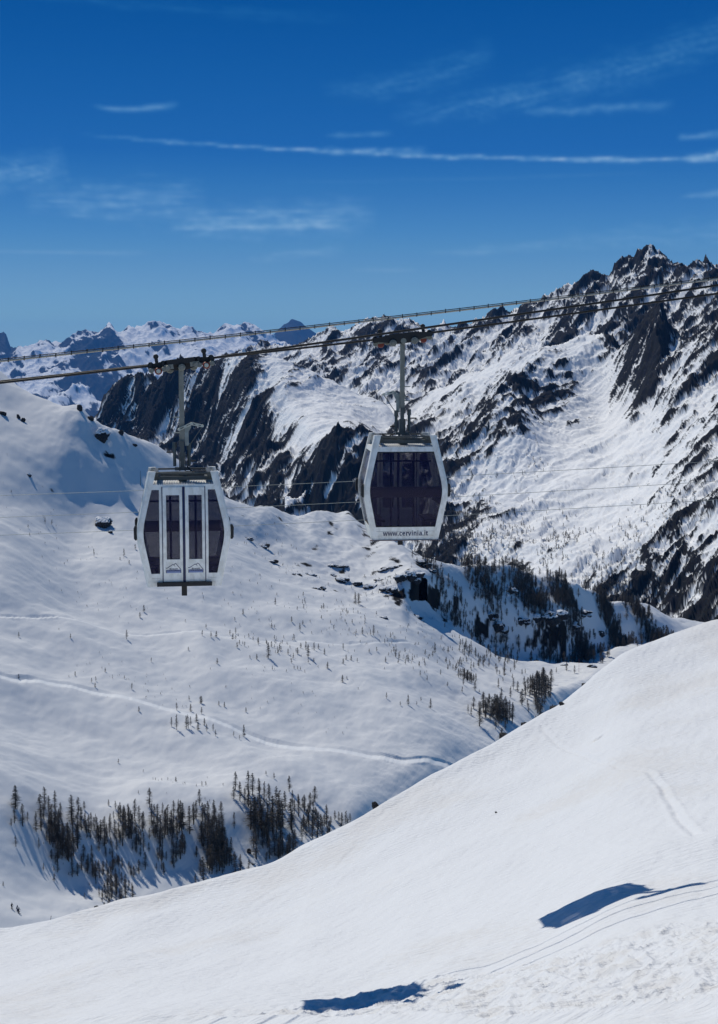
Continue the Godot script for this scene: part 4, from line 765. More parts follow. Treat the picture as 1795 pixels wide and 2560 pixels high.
# ---------------------------------------------------------------- shapes
class Shape:
	var v := PackedVector3Array()
	var n := PackedVector3Array()

	func tri(a: Vector3, b: Vector3, c: Vector3) -> void:  # counter-clockwise seen from outside
		var k := (b - a).cross(c - a).normalized()
		v.append_array([a, c, b])
		n.append_array([k, k, k])

	func quad(a: Vector3, b: Vector3, c: Vector3, d: Vector3) -> void:
		tri(a, b, c)
		tri(a, c, d)

	func box(at: Vector3, size: Vector3, turn := Basis.IDENTITY) -> void:
		var h := size * 0.5
		var e := minf(minf(size.x, size.y), size.z) * 0.12
		# chamfered along the four upright-most edges of its section
		var p := PackedVector2Array([Vector2(-h.x, -h.y + e), Vector2(-h.x + e, -h.y), Vector2(h.x - e, -h.y), Vector2(h.x, -h.y + e), Vector2(h.x, h.y - e), Vector2(h.x - e, h.y), Vector2(-h.x + e, h.y), Vector2(-h.x, h.y - e)])
		prism(p, size.z, Transform3D(turn, at))

	func prism(p: PackedVector2Array, depth: float, xf: Transform3D) -> void:  # outline counter-clockwise in x, y; depth along z
		var c := p.size()
		var hz := depth * 0.5
		for i in c:
			var a := p[i]
			var b := p[(i + 1) % c]
			quad(xf * Vector3(a.x, a.y, hz), xf * Vector3(a.x, a.y, -hz), xf * Vector3(b.x, b.y, -hz), xf * Vector3(b.x, b.y, hz))
		var t := Geometry2D.triangulate_polygon(p)
		for i in range(0, t.size(), 3):
			var a := p[t[i]]
			var b := p[t[i + 1]]
			var d := p[t[i + 2]]
			if (b - a).cross(d - a) < 0.0:
				var s := b
				b = d
				d = s
			tri(xf * Vector3(a.x, a.y, hz), xf * Vector3(b.x, b.y, hz), xf * Vector3(d.x, d.y, hz))
			tri(xf * Vector3(a.x, a.y, -hz), xf * Vector3(d.x, d.y, -hz), xf * Vector3(b.x, b.y, -hz))

	func tube(a: Vector3, b: Vector3, r0: float, r1: float, sides := 10, caps := true) -> void:
		var d := (b - a).normalized()
		var x := d.cross(Vector3.UP if absf(d.y) < 0.9 else Vector3.RIGHT).normalized()
		var y := x.cross(d)
		for i in sides:
			var t0 := TAU * i / sides
			var t1 := TAU * (i + 1) / sides
			var e0 := x * cos(t0) + y * sin(t0)
			var e1 := x * cos(t1) + y * sin(t1)
			var p := [a + e0 * r0, a + e1 * r0, b + e1 * r1, b + e0 * r1]
			v.append_array([p[0], p[1], p[2], p[0], p[2], p[3]])
			n.append_array([e0, e1, e1, e0, e1, e0])
			if caps:
				tri(a, a + e0 * r0, a + e1 * r0)
				tri(b, b + e1 * r1, b + e0 * r1)

	func wheel(at: Vector3, axis: Vector3, r: float, wide: float, sides := 16) -> void:
		var h := axis.normalized() * wide * 0.5
		var e := axis.normalized() * wide * 0.18
		tube(at - h, at - h + e, r * 0.86, r, sides)
		tube(at - h + e, at + h - e, r, r, sides, false)
		tube(at + h - e, at + h, r, r * 0.86, sides)

	func line(points: Array, r: float, sides := 8) -> void:
		for i in points.size() - 1:
			tube(points[i], points[i + 1], r, r, sides)

	func mesh() -> ArrayMesh:
		var arrays := []
		arrays.resize(Mesh.ARRAY_MAX)
		arrays[Mesh.ARRAY_VERTEX] = v
		arrays[Mesh.ARRAY_NORMAL] = n
		var m := ArrayMesh.new()
		m.add_surface_from_arrays(Mesh.PRIMITIVE_TRIANGLES, arrays)
		return m


func part(parent: Node3D, called: String, m: Mesh, mat: Material, at := Vector3.ZERO) -> MeshInstance3D:
	var o := MeshInstance3D.new()
	o.name = called
	o.mesh = m
	o.material_override = mat
	o.position = at
	parent.add_child(o, true)
	return o


var taken := {}


func numbered(called: String) -> String:
	taken[called] = taken.get(called, -1) + 1
	return called if taken[called] == 0 else "%s_%03d" % [called, taken[called]]


func tag(o: Node3D, label: String, category: String, group := "") -> void:
	o.set_meta("label", label)
	o.set_meta("category", category)
	if group:
		o.set_meta("group", group)


func thing(called: String, at: Vector3, label: String, category: String, group := "") -> Node3D:
	var o := Node3D.new()
	o.name = numbered(called)
	o.position = at
	tag(o, label, category, group)
	add_child(o)
	return o


func copy_of(o: Node3D, called: String, label: String, group := "") -> Node3D:
	var c: Node3D = o.duplicate()
	c.name = numbered(called)
	c.set_meta("label", label)
	if group:
		c.set_meta("group", group)
	add_child(c)
	return c


# ---------------------------------------------------------------- the gondolas
# Cabin frame: x along the cable, y up from the floor's underside, z out through the doors.
func rounded_min(a: float, b: float, k: float) -> float:
	var h := clampf(0.5 + 0.5 * (b - a) / k, 0.0, 1.0)
	return lerpf(b, a, h) - k * h * (1.0 - h)


func half_x(y: float) -> float:
	return rounded_min(0.81 + 0.19 * y, 1.05 + (1.28 - y) * 0.215, 0.1)


func half_z(y: float) -> float:
	return rounded_min(0.74 + 0.125 * y, 0.9 + (1.28 - y) * 0.14, 0.1)


func levels(y0: float, y1: float) -> Array:
	var out := []
	var c := maxi(1, int(ceil((y1 - y0) / 0.12)))
	for i in c + 1:
		out.append(lerpf(y0, y1, float(i) / c))
	return out


# A curved sheet that follows one of the four walls; xl and xr give its edges at a height.
func wall_sheet(s: Shape, side: int, y0: float, y1: float, xl: Callable, xr: Callable, inset: float, thick: float) -> void:
	var turn := Basis(Vector3.UP, PI / 2 * side)
	var ys := levels(y0, y1)
	var rows := []
	for y in ys:
		var out := (half_z(y) if side % 2 == 0 else half_x(y)) - inset
		var a: float = xl.call(y)
		var b: float = xr.call(y)
		rows.append([turn * Vector3(a, y, out), turn * Vector3(b, y, out), turn * Vector3(a, y, out - thick), turn * Vector3(b, y, out - thick)])
	for i in rows.size() - 1:
		var p: Array = rows[i]
		var q: Array = rows[i + 1]
		s.quad(p[0], p[1], q[1], q[0])
		s.quad(p[3], p[2], q[2], q[3])
		s.quad(p[2], p[0], q[0], q[2])
		s.quad(p[1], p[3], q[3], q[1])
	var f: Array = rows[0]
	var l: Array = rows[rows.size() - 1]
	s.quad(f[0], f[2], f[3], f[1])
	s.quad(l[0], l[1], l[3], l[2])


func lettering(parent: Node3D, called: String, words: String, wide: float, tall: float, xf: Transform3D, mat: Material) -> void:
	var font := SystemFont.new()
	font.font_names = PackedStringArray(["Droid Sans"])
	font.font_weight = 700
	var t := TextMesh.new()
	t.text = words
	t.font = font
	t.font_size = 48
	t.pixel_size = 0.01
	t.depth = 0.02
	t.curve_step = 2.0
	var box := t.get_aabb()
	var o := part(parent, called, t, mat)
	var k := Vector3(wide / maxf(box.size.x, 0.01), tall / maxf(box.size.y, 0.01), 0.2)
	o.transform = xf * Transform3D(Basis.from_scale(k), -k * (box.position + box.size * 0.5))


func make_gondola() -> Node3D:
	var root := Node3D.new()
	var white: Material = mats.paint
	var steel: Material = mats.steel
	var dark: Material = mats.rubber
	var zinc: Material = mats.zinc
	var glass: Material = mats.glass
	var post := 0.15
	# corner posts, from the floor to above the roof
	for sx in [-1, 1]:
		for sz in [-1, 1]:
			var s := Shape.new()
			var rings := []
			for y in levels(0.0, 2.65):
				var hx := half_x(y)
				var hz := half_z(y)
				var b := post + 0.015 * clampf((y - 1.9) / 0.7, 0.0, 1.0)
				var ring := []
				for p in [Vector2(hx - b, hz), Vector2(hx - 0.055, hz), Vector2(hx - 0.018, hz - 0.018), Vector2(hx, hz - 0.055), Vector2(hx, hz - b), Vector2(hx - 0.06, hz - b), Vector2(hx - b, hz - 0.06)]:
					ring.append(Vector3(p.x * sx, y, p.y * sz))
				rings.append(ring)
			for i in rings.size() - 1:
				for k in 7:
					var a: Vector3 = rings[i][k]
					var b: Vector3 = rings[i][(k + 1) % 7]
					var c: Vector3 = rings[i + 1][(k + 1) % 7]
					var d: Vector3 = rings[i + 1][k]
					if sx * sz > 0:
						s.quad(a, b, c, d)
					else:
						s.quad(b, a, d, c)
			for e in [0, rings.size() - 1]:
				var ring: Array = rings[e]
				for k in range(1, 6):
					s.tri(ring[0], ring[k], ring[k + 1])
			part(root, "corner_post", s.mesh(), white)
			# black bumper pad on the widest point
			s = Shape.new()
			var outline := PackedVector2Array()
			for q in [Vector2(-0.005, -0.16), Vector2(0.03, -0.16), Vector2(0.055, -0.12), Vector2(0.06, 0.11), Vector2(0.035, 0.17), Vector2(-0.005, 0.17)]:
				outline.append(q)
			s.prism(outline, 0.1, Transform3D(Basis.from_scale(Vector3(sx, 1, 1)), Vector3(sx * half_x(1.26), 1.26, sz * (half_z(1.26) - 0.085))))
			part(root, "bumper_pad", s.mesh(), dark)
	# headers and skirts between the posts
	var in_l := func(y: float) -> float: return -(half_x(y) - post)
	var in_r := func(y: float) -> float: return half_x(y) - post
	var side_l := func(y: float) -> float: return -(half_z(y) - post)
	var side_r := func(y: float) -> float: return half_z(y) - post
	for side in 4:
		var l: Callable = in_l if side % 2 == 0 else side_l
		var r: Callable = in_r if side % 2 == 0 else side_r
		var s := Shape.new()
		wall_sheet(s, side, 2.24, 2.36, l, r, 0.012, 0.05)
		part(root, "header_panel", s.mesh(), white)
		if side != 0:
			for e in [[0.0, 0.10, 0.012], [0.105, 0.215, 0.008], [0.22, 0.33, 0.012]]:
				s = Shape.new()
				wall_sheet(s, side, e[0], e[1], l, r, e[2], 0.05)
				part(root, "skirt_panel", s.mesh(), white)
			s = Shape.new()
			wall_sheet(s, side, 0.33, 2.24, l, r, 0.035, 0.012)
			part(root, "window_pane", s.mesh(), glass)
			for e in [[0.328, 0.352], [2.21, 2.245]]:
				s = Shape.new()
				wall_sheet(s, side, e[0], e[1], l, r, 0.022, 0.02)
				part(root, "window_seal", s.mesh(), dark)
	# door side: fixed panes, frames, skirts
	for sx in [-1, 1]:
		var inner := func(y: float) -> float: return 0.53 if sx > 0 else in_l.call(y)
		var outer := func(y: float) -> float: return in_r.call(y) if sx > 0 else -0.53
		var s := Shape.new()
		wall_sheet(s, 0, 0.31, 2.24, inner, outer, 0.035, 0.012)
		part(root, "side_pane", s.mesh(), glass)
		for e in [[0.0, 0.10, 0.012], [0.105, 0.2, 0.008], [0.205, 0.31, 0.012]]:
			s = Shape.new()
			wall_sheet(s, 0, e[0], e[1], inner, outer, e[2], 0.05)
			part(root, "skirt_panel", s.mesh(), white)
		s = Shape.new()
		var ja := func(_y: float) -> float: return 0.47 if sx > 0 else -0.53
		var jb := func(_y: float) -> float: return 0.53 if sx > 0 else -0.47
		wall_sheet(s, 0, 0.08, 2.24, ja, jb, 0.006, 0.06)
		part(root, "door_jamb", s.mesh(), white)
		# the door leaf with its tall pane and the resort's sign
		s = Shape.new()
		var a0 := 0.03 if sx > 0 else -0.455
		var a1 := 0.455 if sx > 0 else -0.03
		var g0 := a0 + 0.075
		var g1 := a1 - 0.06
		var at := func(x: float) -> Callable: return func(_y: float) -> float: return x
		wall_sheet(s, 0, 0.12, 0.645, at.call(a0), at.call(a1), -0.012, 0.035)
		wall_sheet(s, 0, 2.12, 2.3, at.call(a0), at.call(a1), -0.012, 0.035)
		wall_sheet(s, 0, 0.645, 2.12, at.call(a0), at.call(g0), -0.012, 0.035)
		wall_sheet(s, 0, 0.645, 2.12, at.call(g1), at.call(a1), -0.012, 0.035)
		var leaf := part(root, "door", s.mesh(), white)
		s = Shape.new()
		wall_sheet(s, 0, 0.645, 2.12, at.call(g0), at.call(g1), 0.004, 0.008)
		part(leaf, "door_pane", s.mesh(), glass)
		s = Shape.new()
		wall_sheet(s, 0, 0.1, 2.31, at.call(a0 - 0.02 if sx < 0 else a1), at.call(a0 if sx < 0 else a1 + 0.02), 0.004, 0.03)
		part(leaf, "door_seal", s.mesh(), mats.navy)
		var tilt := Basis(Vector3.RIGHT, 0.124)
		var mid := (g0 + g1) * 0.5
		var place := func(y: float, lift: float) -> Transform3D: return Transform3D(tilt, Vector3(mid, y, half_z(y) + 0.012 + lift))
		s = Shape.new()
		var peak := [Vector2(-0.17, 0.022), Vector2(-0.147, 0.008), Vector2(-0.015, 0.10), Vector2(0.005, 0.086), Vector2(0.038, 0.122), Vector2(0.062, 0.11), Vector2(0.085, 0.07), Vector2(0.158, -0.022)]
		var frame: Transform3D = place.call(0.43, 0.002)
		for k in peak.size() - 1:
			var p: Vector2 = peak[k]
			var q: Vector2 = peak[k + 1]
			s.tube(frame * Vector3(p.x, p.y, 0), frame * Vector3(q.x, q.y, 0), 0.0065, 0.0065, 5)
		s.tube(frame * Vector3(0.005, 0.086, 0), frame * Vector3(0.035, 0.05, 0), 0.004, 0.003, 5)
		part(leaf, "mountain_emblem", s.mesh(), mats.navy)
		s = Shape.new()
		frame = place.call(0.365, 0.001)
		s.box(frame.origin, Vector3(0.31, 0.075, 0.004), tilt)
		part(leaf, "emblem_band", s.mesh(), mats.pale_blue)
		for e in [-0.157, 0.157]:
			s = Shape.new()
			s.box(frame * Vector3(e, 0, 0.002), Vector3(0.014, 0.075, 0.006), tilt)
			part(leaf, "emblem_edge", s.mesh(), mats.navy)
		lettering(leaf, "emblem_lettering", "CERVINIA", 0.27, 0.036, place.call(0.382, 0.006), mats.navy)
		lettering(leaf, "emblem_script", "Breuil", 0.17, 0.03, place.call(0.425, 0.003), mats.navy)
	var s := Shape.new()
	var cl := func(_y: float) -> float: return -0.03
	var cr := func(_y: float) -> float: return 0.03
	wall_sheet(s, 0, 0.1, 2.31, cl, cr, -0.004, 0.04)
	part(root, "door_gap_seal", s.mesh(), mats.navy)
	# the step bar below the doors
	s = Shape.new()
	s.box(Vector3(0, 0.065, half_z(0.06) + 0.05), Vector3(1.2, 0.09, 0.08))
	for e in [-0.4, 0.4]:
		s.box(Vector3(e, 0.065, half_z(0.06) - 0.01), Vector3(0.06, 0.06, 0.08))
	part(root, "step_bar", s.mesh(), dark)
	# floor, sill rail, roof
	s = Shape.new()
	s.box(Vector3(0, 0.035, 0), Vector3(1.5, 0.06, 1.36))
	part(root, "floor", s.mesh(), mats.interior)
	s = Shape.new()
	s.box(Vector3(0, -0.012, -half_z(0) + 0.03), Vector3(1.72, 0.02, 0.1))
	part(root, "sill_rail", s.mesh(), mats.bronze)
	s = Shape.new()
	s.box(Vector3(0, -0.13, 0.35), Vector3(0.12, 0.3, 0.05))
	part(root, "guide_fin", s.mesh(), dark)
	s = Shape.new()
	s.box(Vector3(0, 2.335, 0), Vector3(1.5, 0.04, 1.24))
	for k in 26:
		s.box(Vector3(-0.68 + k * 0.0544, 2.36, 0), Vector3(0.03, 0.04, 1.3))
	part(root, "roof", s.mesh(), mats.roof)
	s = Shape.new()
	for e in [-0.4, 0.4]:
		s.box(Vector3(0, 2.475, e), Vector3(1.36, 0.085, 0.07))
	for e in [-0.52, 0.52]:
		s.box(Vector3(e, 2.475, 0), Vector3(0.07, 0.075, 0.8))
	part(root, "roof_beam", s.mesh(), steel)
	s = Shape.new()
	for z in [-0.6, 0.6]:
		s.tube(Vector3(-0.62, 2.61, z), Vector3(0.62, 2.61, z), 0.022, 0.022)
	for x in [-0.58, 0.58]:
		s.box(Vector3(x, 2.58, 0), Vector3(0.1, 0.1, 1.2))
	part(root, "roof_rail", s.mesh(), steel)
	for z in [-0.42, 0.42]:
		s = Shape.new()
		s.tube(Vector3(-0.55, 2.54, z), Vector3(0.55, 2.57, z), 0.012, 0.012)
		part(root, "tie_rod", s.mesh(), steel)
	s = Shape.new()
	s.line([Vector3(0.1, 2.72, 0.1), Vector3(0.18, 2.63, 0.22), Vector3(0.3, 2.57, 0.3), Vector3(0.46, 2.6, 0.36)], 0.014)
	part(root, "cable_loom", s.mesh(), dark)
	s = Shape.new()
	s.tube(Vector3(-0.93, 2.3, 0.2), Vector3(-0.93, 2.64, 0.2), 0.006, 0.004, 5)
	part(root, "antenna", s.mesh(), dark)
	# inside
	for sx in [-1, 1]:
		s = Shape.new()
		s.box(Vector3(sx * 0.66, 0.47, 0), Vector3(0.34, 0.06, 1.3))
		s.box(Vector3(sx * 0.6, 0.24, 0), Vector3(0.06, 0.42, 1.2))
		part(root, "bench", s.mesh(), mats.interior)
		s = Shape.new()
		s.box(Vector3(sx * 0.88, 1.02, 0), Vector3(0.05, 0.3, 1.3), Basis(Vector3.BACK, -0.12 * sx))
		part(root, "backrest", s.mesh(), mats.interior)
	s = Shape.new()
	s.box(Vector3(0, 1.2, -half_z(1.2) + 0.1), Vector3(1.74, 0.23, 0.04))
	s.box(Vector3(0, 1.33, -half_z(1.2) + 0.12), Vector3(1.74, 0.045, 0.09))
	part(root, "inner_ledge", s.mesh(), mats.bronze)
	for x in [-0.28, 0.28]:
		s = Shape.new()
		s.tube(Vector3(x, 0.1, -0.05), Vector3(x, 2.3, -0.05), 0.028, 0.028)
		part(root, "grab_pole", s.mesh(), dark)
	s = Shape.new()
	s.tube(Vector3(-0.75, 1.93, 0.25), Vector3(0.75, 1.93, 0.25), 0.024, 0.024)
	part(root, "grab_rail", s.mesh(), dark)
	# the web address on the back skirt
	lettering(root, "web_address", "www.cervinia.it", 1.1, 0.13, Transform3D(Basis(Vector3.UP, PI) * Basis(Vector3.RIGHT, 0.124), Vector3(0, 0.17, -half_z(0.17) + 0.006)), mats.navy)

	# hanger
	s = Shape.new()
	s.box(Vector3(0, 4.17, 0), Vector3(0.11, 1.76, 0.11))
	for y in [3.86, 3.5, 3.42]:
		s.box(Vector3(0, y, 0), Vector3(0.125, 0.03, 0.125))
	var hanger := part(root, "hanger", s.mesh(), mats.old_steel)
	for y in [3.86, 3.5]:
		s = Shape.new()
		s.tube(Vector3(-0.05, y, 0), Vector3(-0.2, y, 0), 0.014, 0.014)
		part(hanger, "foot_peg", s.mesh(), zinc)
	s = Shape.new()
	s.box(Vector3(0, 3.0, 0), Vector3(0.085, 0.62, 0.12))
	s.box(Vector3(-0.015, 3.25, 0.02), Vector3(0.11, 0.14, 0.2))
	s.box(Vector3(0, 2.48, 0), Vector3(0.19, 0.2, 0.5))
	s.box(Vector3(0, 2.66, 0), Vector3(0.34, 0.07, 0.16))
	s.box(Vector3(-0.06, 2.82, 0.0), Vector3(0.025, 0.42, 0.16))
	s.box(Vector3(0.06, 2.82, 0.0), Vector3(0.025, 0.42, 0.16))
	part(hanger, "suspension_yoke", s.mesh(), steel)
	for e in [[-0.17, 3.25], [0.15, 3.22]]:
		s = Shape.new()
		s.tube(Vector3(e[0], 2.72, 0), Vector3(e[0], e[1] - 0.12, 0), 0.037, 0.037)
		s.tube(Vector3(e[0], e[1] - 0.12, 0), Vector3(e[0], e[1] + 0.03, 0), 0.05, 0.05)
		part(hanger, "damper", s.mesh(), steel)
	for e in [[-0.17, -0.35, 3.05], [0.13, 0.3, 2.84]]:
		s = Shape.new()
		s.tube(Vector3(e[0], e[2], 0), Vector3(e[1], e[2], 0), 0.017, 0.017)
		part(hanger, "stop_pin", s.mesh(), dark)
	s = Shape.new()
	s.prism(PackedVector2Array([Vector2(0.06, 3.2), Vector2(0.145, 3.2), Vector2(0.145, 3.52), Vector2(0.2, 3.62), Vector2(0.2, 3.7), Vector2(0.06, 3.64)]), 0.05, Transform3D(Basis.IDENTITY, Vector3(0, 0, 0.03)))
	part(hanger, "bracket", s.mesh(), zinc)
	s = Shape.new()
	for e in [0.028, -0.022]:  # two bars with gaps between make the slotted lever
		s.prism(PackedVector2Array([Vector2(-0.07, 3.565 + e), Vector2(0.215, 3.70 + e), Vector2(0.45, 3.645 + e * 0.8), Vector2(0.45, 3.668 + e * 0.8), Vector2(0.215, 3.723 + e), Vector2(-0.07, 3.588 + e)]), 0.03, Transform3D(Basis.IDENTITY, Vector3(0, 0, 0.08)))
	for q in [Vector2(-0.065, 3.58), Vector2(0.07, 3.645), Vector2(0.21, 3.715), Vector2(0.33, 3.685), Vector2(0.45, 3.66)]:
		s.wheel(Vector3(q.x, q.y, 0.08), Vector3.BACK, 0.034, 0.035)
	part(hanger, "release_lever", s.mesh(), mats.lever)
	s = Shape.new()
	s.tube(Vector3(0.45, 3.65, 0.08), Vector3(0.13, 3.16, 0.08), 0.009, 0.009)
	part(hanger, "release_rod", s.mesh(), steel)

	# carriage on the track rope; its own frame has the rope along x through 0
	var car := Shape.new()
	car.prism(PackedVector2Array([Vector2(-0.72, -0.04), Vector2(-0.14, -0.17), Vector2(0.14, -0.17), Vector2(0.72, -0.04), Vector2(0.72, 0.03), Vector2(0.3, 0.09), Vector2(-0.3, 0.09), Vector2(-0.72, 0.03)]), 0.12, Transform3D(Basis.IDENTITY, Vector3(0, 0.0, -0.06)))
	car.box(Vector3(0, 0.02, 0.07), Vector3(0.62, 0.12, 0.06))
	var body := part(root, "carriage", car.mesh(), dark, Vector3(0, 5.13, 0))
	s = Shape.new()
	s.wheel(Vector3(0, -0.11, 0.02), Vector3.BACK, 0.085, 0.3, 8)
	s.wheel(Vector3(0, -0.11, 0.15), Vector3.BACK, 0.05, 0.08, 6)
	part(body, "pivot_bolt", s.mesh(), mats.old_steel)
	for e in [-0.28, 0.29]:
		s = Shape.new()
		s.box(Vector3(e, -0.07, 0.1), Vector3(0.2, 0.11, 0.04))
		s.wheel(Vector3(e * 1.1, -0.09, 0.12), Vector3.BACK, 0.06, 0.05)
		part(body, "side_plate", s.mesh(), mats.old_steel)
	for e in [-0.53, 0.53]:
		s = Shape.new()
		for x in [-0.14, 0.14]:
			s.tube(Vector3(e + x, -0.075, 0.02), Vector3(e + x, 0.05, 0.02), 0.062, 0.062, 14)
			s.tube(Vector3(e + x, 0.05, 0.02), Vector3(e + x, 0.09, 0.02), 0.062, 0.03, 14)
		s.box(Vector3(e, 0.0, -0.02), Vector3(0.42, 0.1, 0.1))
		part(body, "grip_roller", s.mesh(), dark)
		s = Shape.new()
		for x in [-0.14, 0.14]:
			s.wheel(Vector3(e + x, -0.105, 0.09), Vector3.BACK, 0.062, 0.09)
		s.box(Vector3(e, -0.09, 0.06), Vector3(0.3, 0.05, 0.05))
		part(body, "idler_wheel", s.mesh(), mats.old_steel)
		s = Shape.new()
		s.wheel(Vector3(e + 0.01, -0.135, 0.13), Vector3.BACK, 0.084, 0.07, 20)
		part(body, "running_wheel", s.mesh(), mats.red)
		s = Shape.new()
		s.wheel(Vector3(e + 0.01, -0.135, 0.15), Vector3.BACK, 0.052, 0.06, 16)
		part(body, "wheel_hub", s.mesh(), mats.lever)
		s = Shape.new()
		s.wheel(Vector3(e * 0.5, -0.13, -0.15), Vector3.BACK, 0.09, 0.06, 18)
		s.wheel(Vector3(e * 0.5, -0.13, -0.19), Vector3.BACK, 0.04, 0.05, 10)
		part(body, "rear_wheel", s.mesh(), mats.old_steel)
		s = Shape.new()
		s.box(Vector3(e, 0.1, 0.03), Vector3(0.075, 0.15, 0.05))
		s.wheel(Vector3(e, 0.2, 0.03), Vector3.BACK, 0.06, 0.06, 16)
		part(body, "guide_roller", s.mesh(), mats.rubber)
	return root


func gondolas() -> void:
	var g := make_gondola()
	g.name = numbered("gondola")
	g.position = Vector3(-3.94, -5.04, -31.66)
	g.scale = Vector3(1, 0.955, 1)
	g.rotation.y = deg_to_rad(8.0)
	tag(g, "white gondola with its double doors and mountain emblems facing us, the nearer left one", "gondola", "gondolas on the cableway")
	add_child(g)
	g.get_node("carriage").rotation.z = 0.128
	var h := copy_of(g, "gondola", "white gondola with a wide dark rear window and www.cervinia.it on its skirt")
	h.position = Vector3(1.06, -4.43, -34.95)
	h.rotation.y = deg_to_rad(185.0)
	h.scale = Vector3(1, 0.955, 1)
	h.get_node("carriage").rotation.z = -0.125


func sagging(a: Vector3, b: Vector3, sag: float, count: int) -> Array:
	var out := []
	for i in count + 1:
		var t := float(i) / count
		out.append(a.lerp(b, t) - Vector3(0, sag * 4.0 * t * (1.0 - t), 0))
	return out


func cables() -> void:
	var c := deg_to_rad(8.0)
	var along := Vector3(cos(c), 0, -sin(c))
	for k in 2:
		var at: Vector3 = [Vector3(-3.94, -0.14, -31.66), Vector3(1.06, 0.47, -34.95)][k]
		var rise_l := 0.114
		var rise_r: float = [0.139, 0.133][k]
		var pts := []
		for t in [-70.0, -45.0, -28.0, -16.0, -8.0, -3.0, 0.0, 4.0, 10.0, 20.0, 40.0, 70.0]:
			var y: float = t * (rise_l if t < 0 else rise_r) + 0.0003 * t * t
			pts.append(at + along * t + Vector3.UP * y)
		var rope := thing("track_rope", pts[0], ["steel track rope carrying the nearer gondola with the doors", "steel track rope carrying the farther gondola with the web address"][k], "cable", "ropes of the cableway")
		var s := Shape.new()
		var o: Vector3 = pts[0]
		for i in pts.size() - 1:
			s.tube(pts[i] - o, pts[i + 1] - o, 0.027, 0.027, 10)
		part(rope, "rope", s.mesh(), mats.rope)
	# the signal cable hung in clips under a thin wire
	var a := Vector3(-24.0, -1.62, -29.3)
	var b := Vector3(44.0, 7.3, -42.3)
	var wire := sagging(a, b, 0.75, 60)
	var sig := thing("signal_cable", a, "pale signal cable clipped under a thin wire, above the gondola ropes", "cable")
	var s1 := Shape.new()
	var s2 := Shape.new()
	for i in wire.size() - 1:
		s1.tube(wire[i] - a, wire[i + 1] - a, 0.011, 0.011, 6)
		s2.tube(wire[i] - a - Vector3(0, 0.045, 0), wire[i + 1] - a - Vector3(0, 0.045, 0), 0.023, 0.023, 8)
	part(sig, "carrier_wire", s1.mesh(), mats.rope)
	part(sig, "cable_sheath", s2.mesh(), mats.sheath)
	var clip := Shape.new()
	clip.box(Vector3(0, -0.03, 0), Vector3(0.018, 0.1, 0.055))
	var clip_mesh := clip.mesh()
	for k in 112:
		var t := (10.0 + k * 0.35) / 69.0
		var f := t * 60.0
		var i := int(f)
		part(sig, "clip", clip_mesh, mats.rubber, wire[i].lerp(wire[i + 1], f - i) - a + Vector3(0, 0.01 * sin(k * 2.3), 0))
	# three thin wires of another line, beyond the gondolas
	var names := ["uppermost of three thin wires crossing behind the gondolas", "middle of three thin wires crossing behind the gondolas", "lowest of three thin wires crossing behind the gondolas"]
	var ends := [[-11.4, -7.9], [-13.3, -9.55], [-14.75, -11.2]]
	for k in 3:
		var p := Vector3(-60.0, ends[k][0] - 0.85, -117.0)
		var q := Vector3(60.0, ends[k][1] + 1.0, -122.0)
		var pts := sagging(p, q, 0.9, 24)
		var s := Shape.new()
		for i in pts.size() - 1:
			s.tube(pts[i] - p, pts[i + 1] - p, 0.02, 0.02, 5)
		var o := part(self, numbered("overhead_wire"), s.mesh(), mats.zinc, p)
		tag(o, names[k], "wire", "thin wires behind the gondolas")


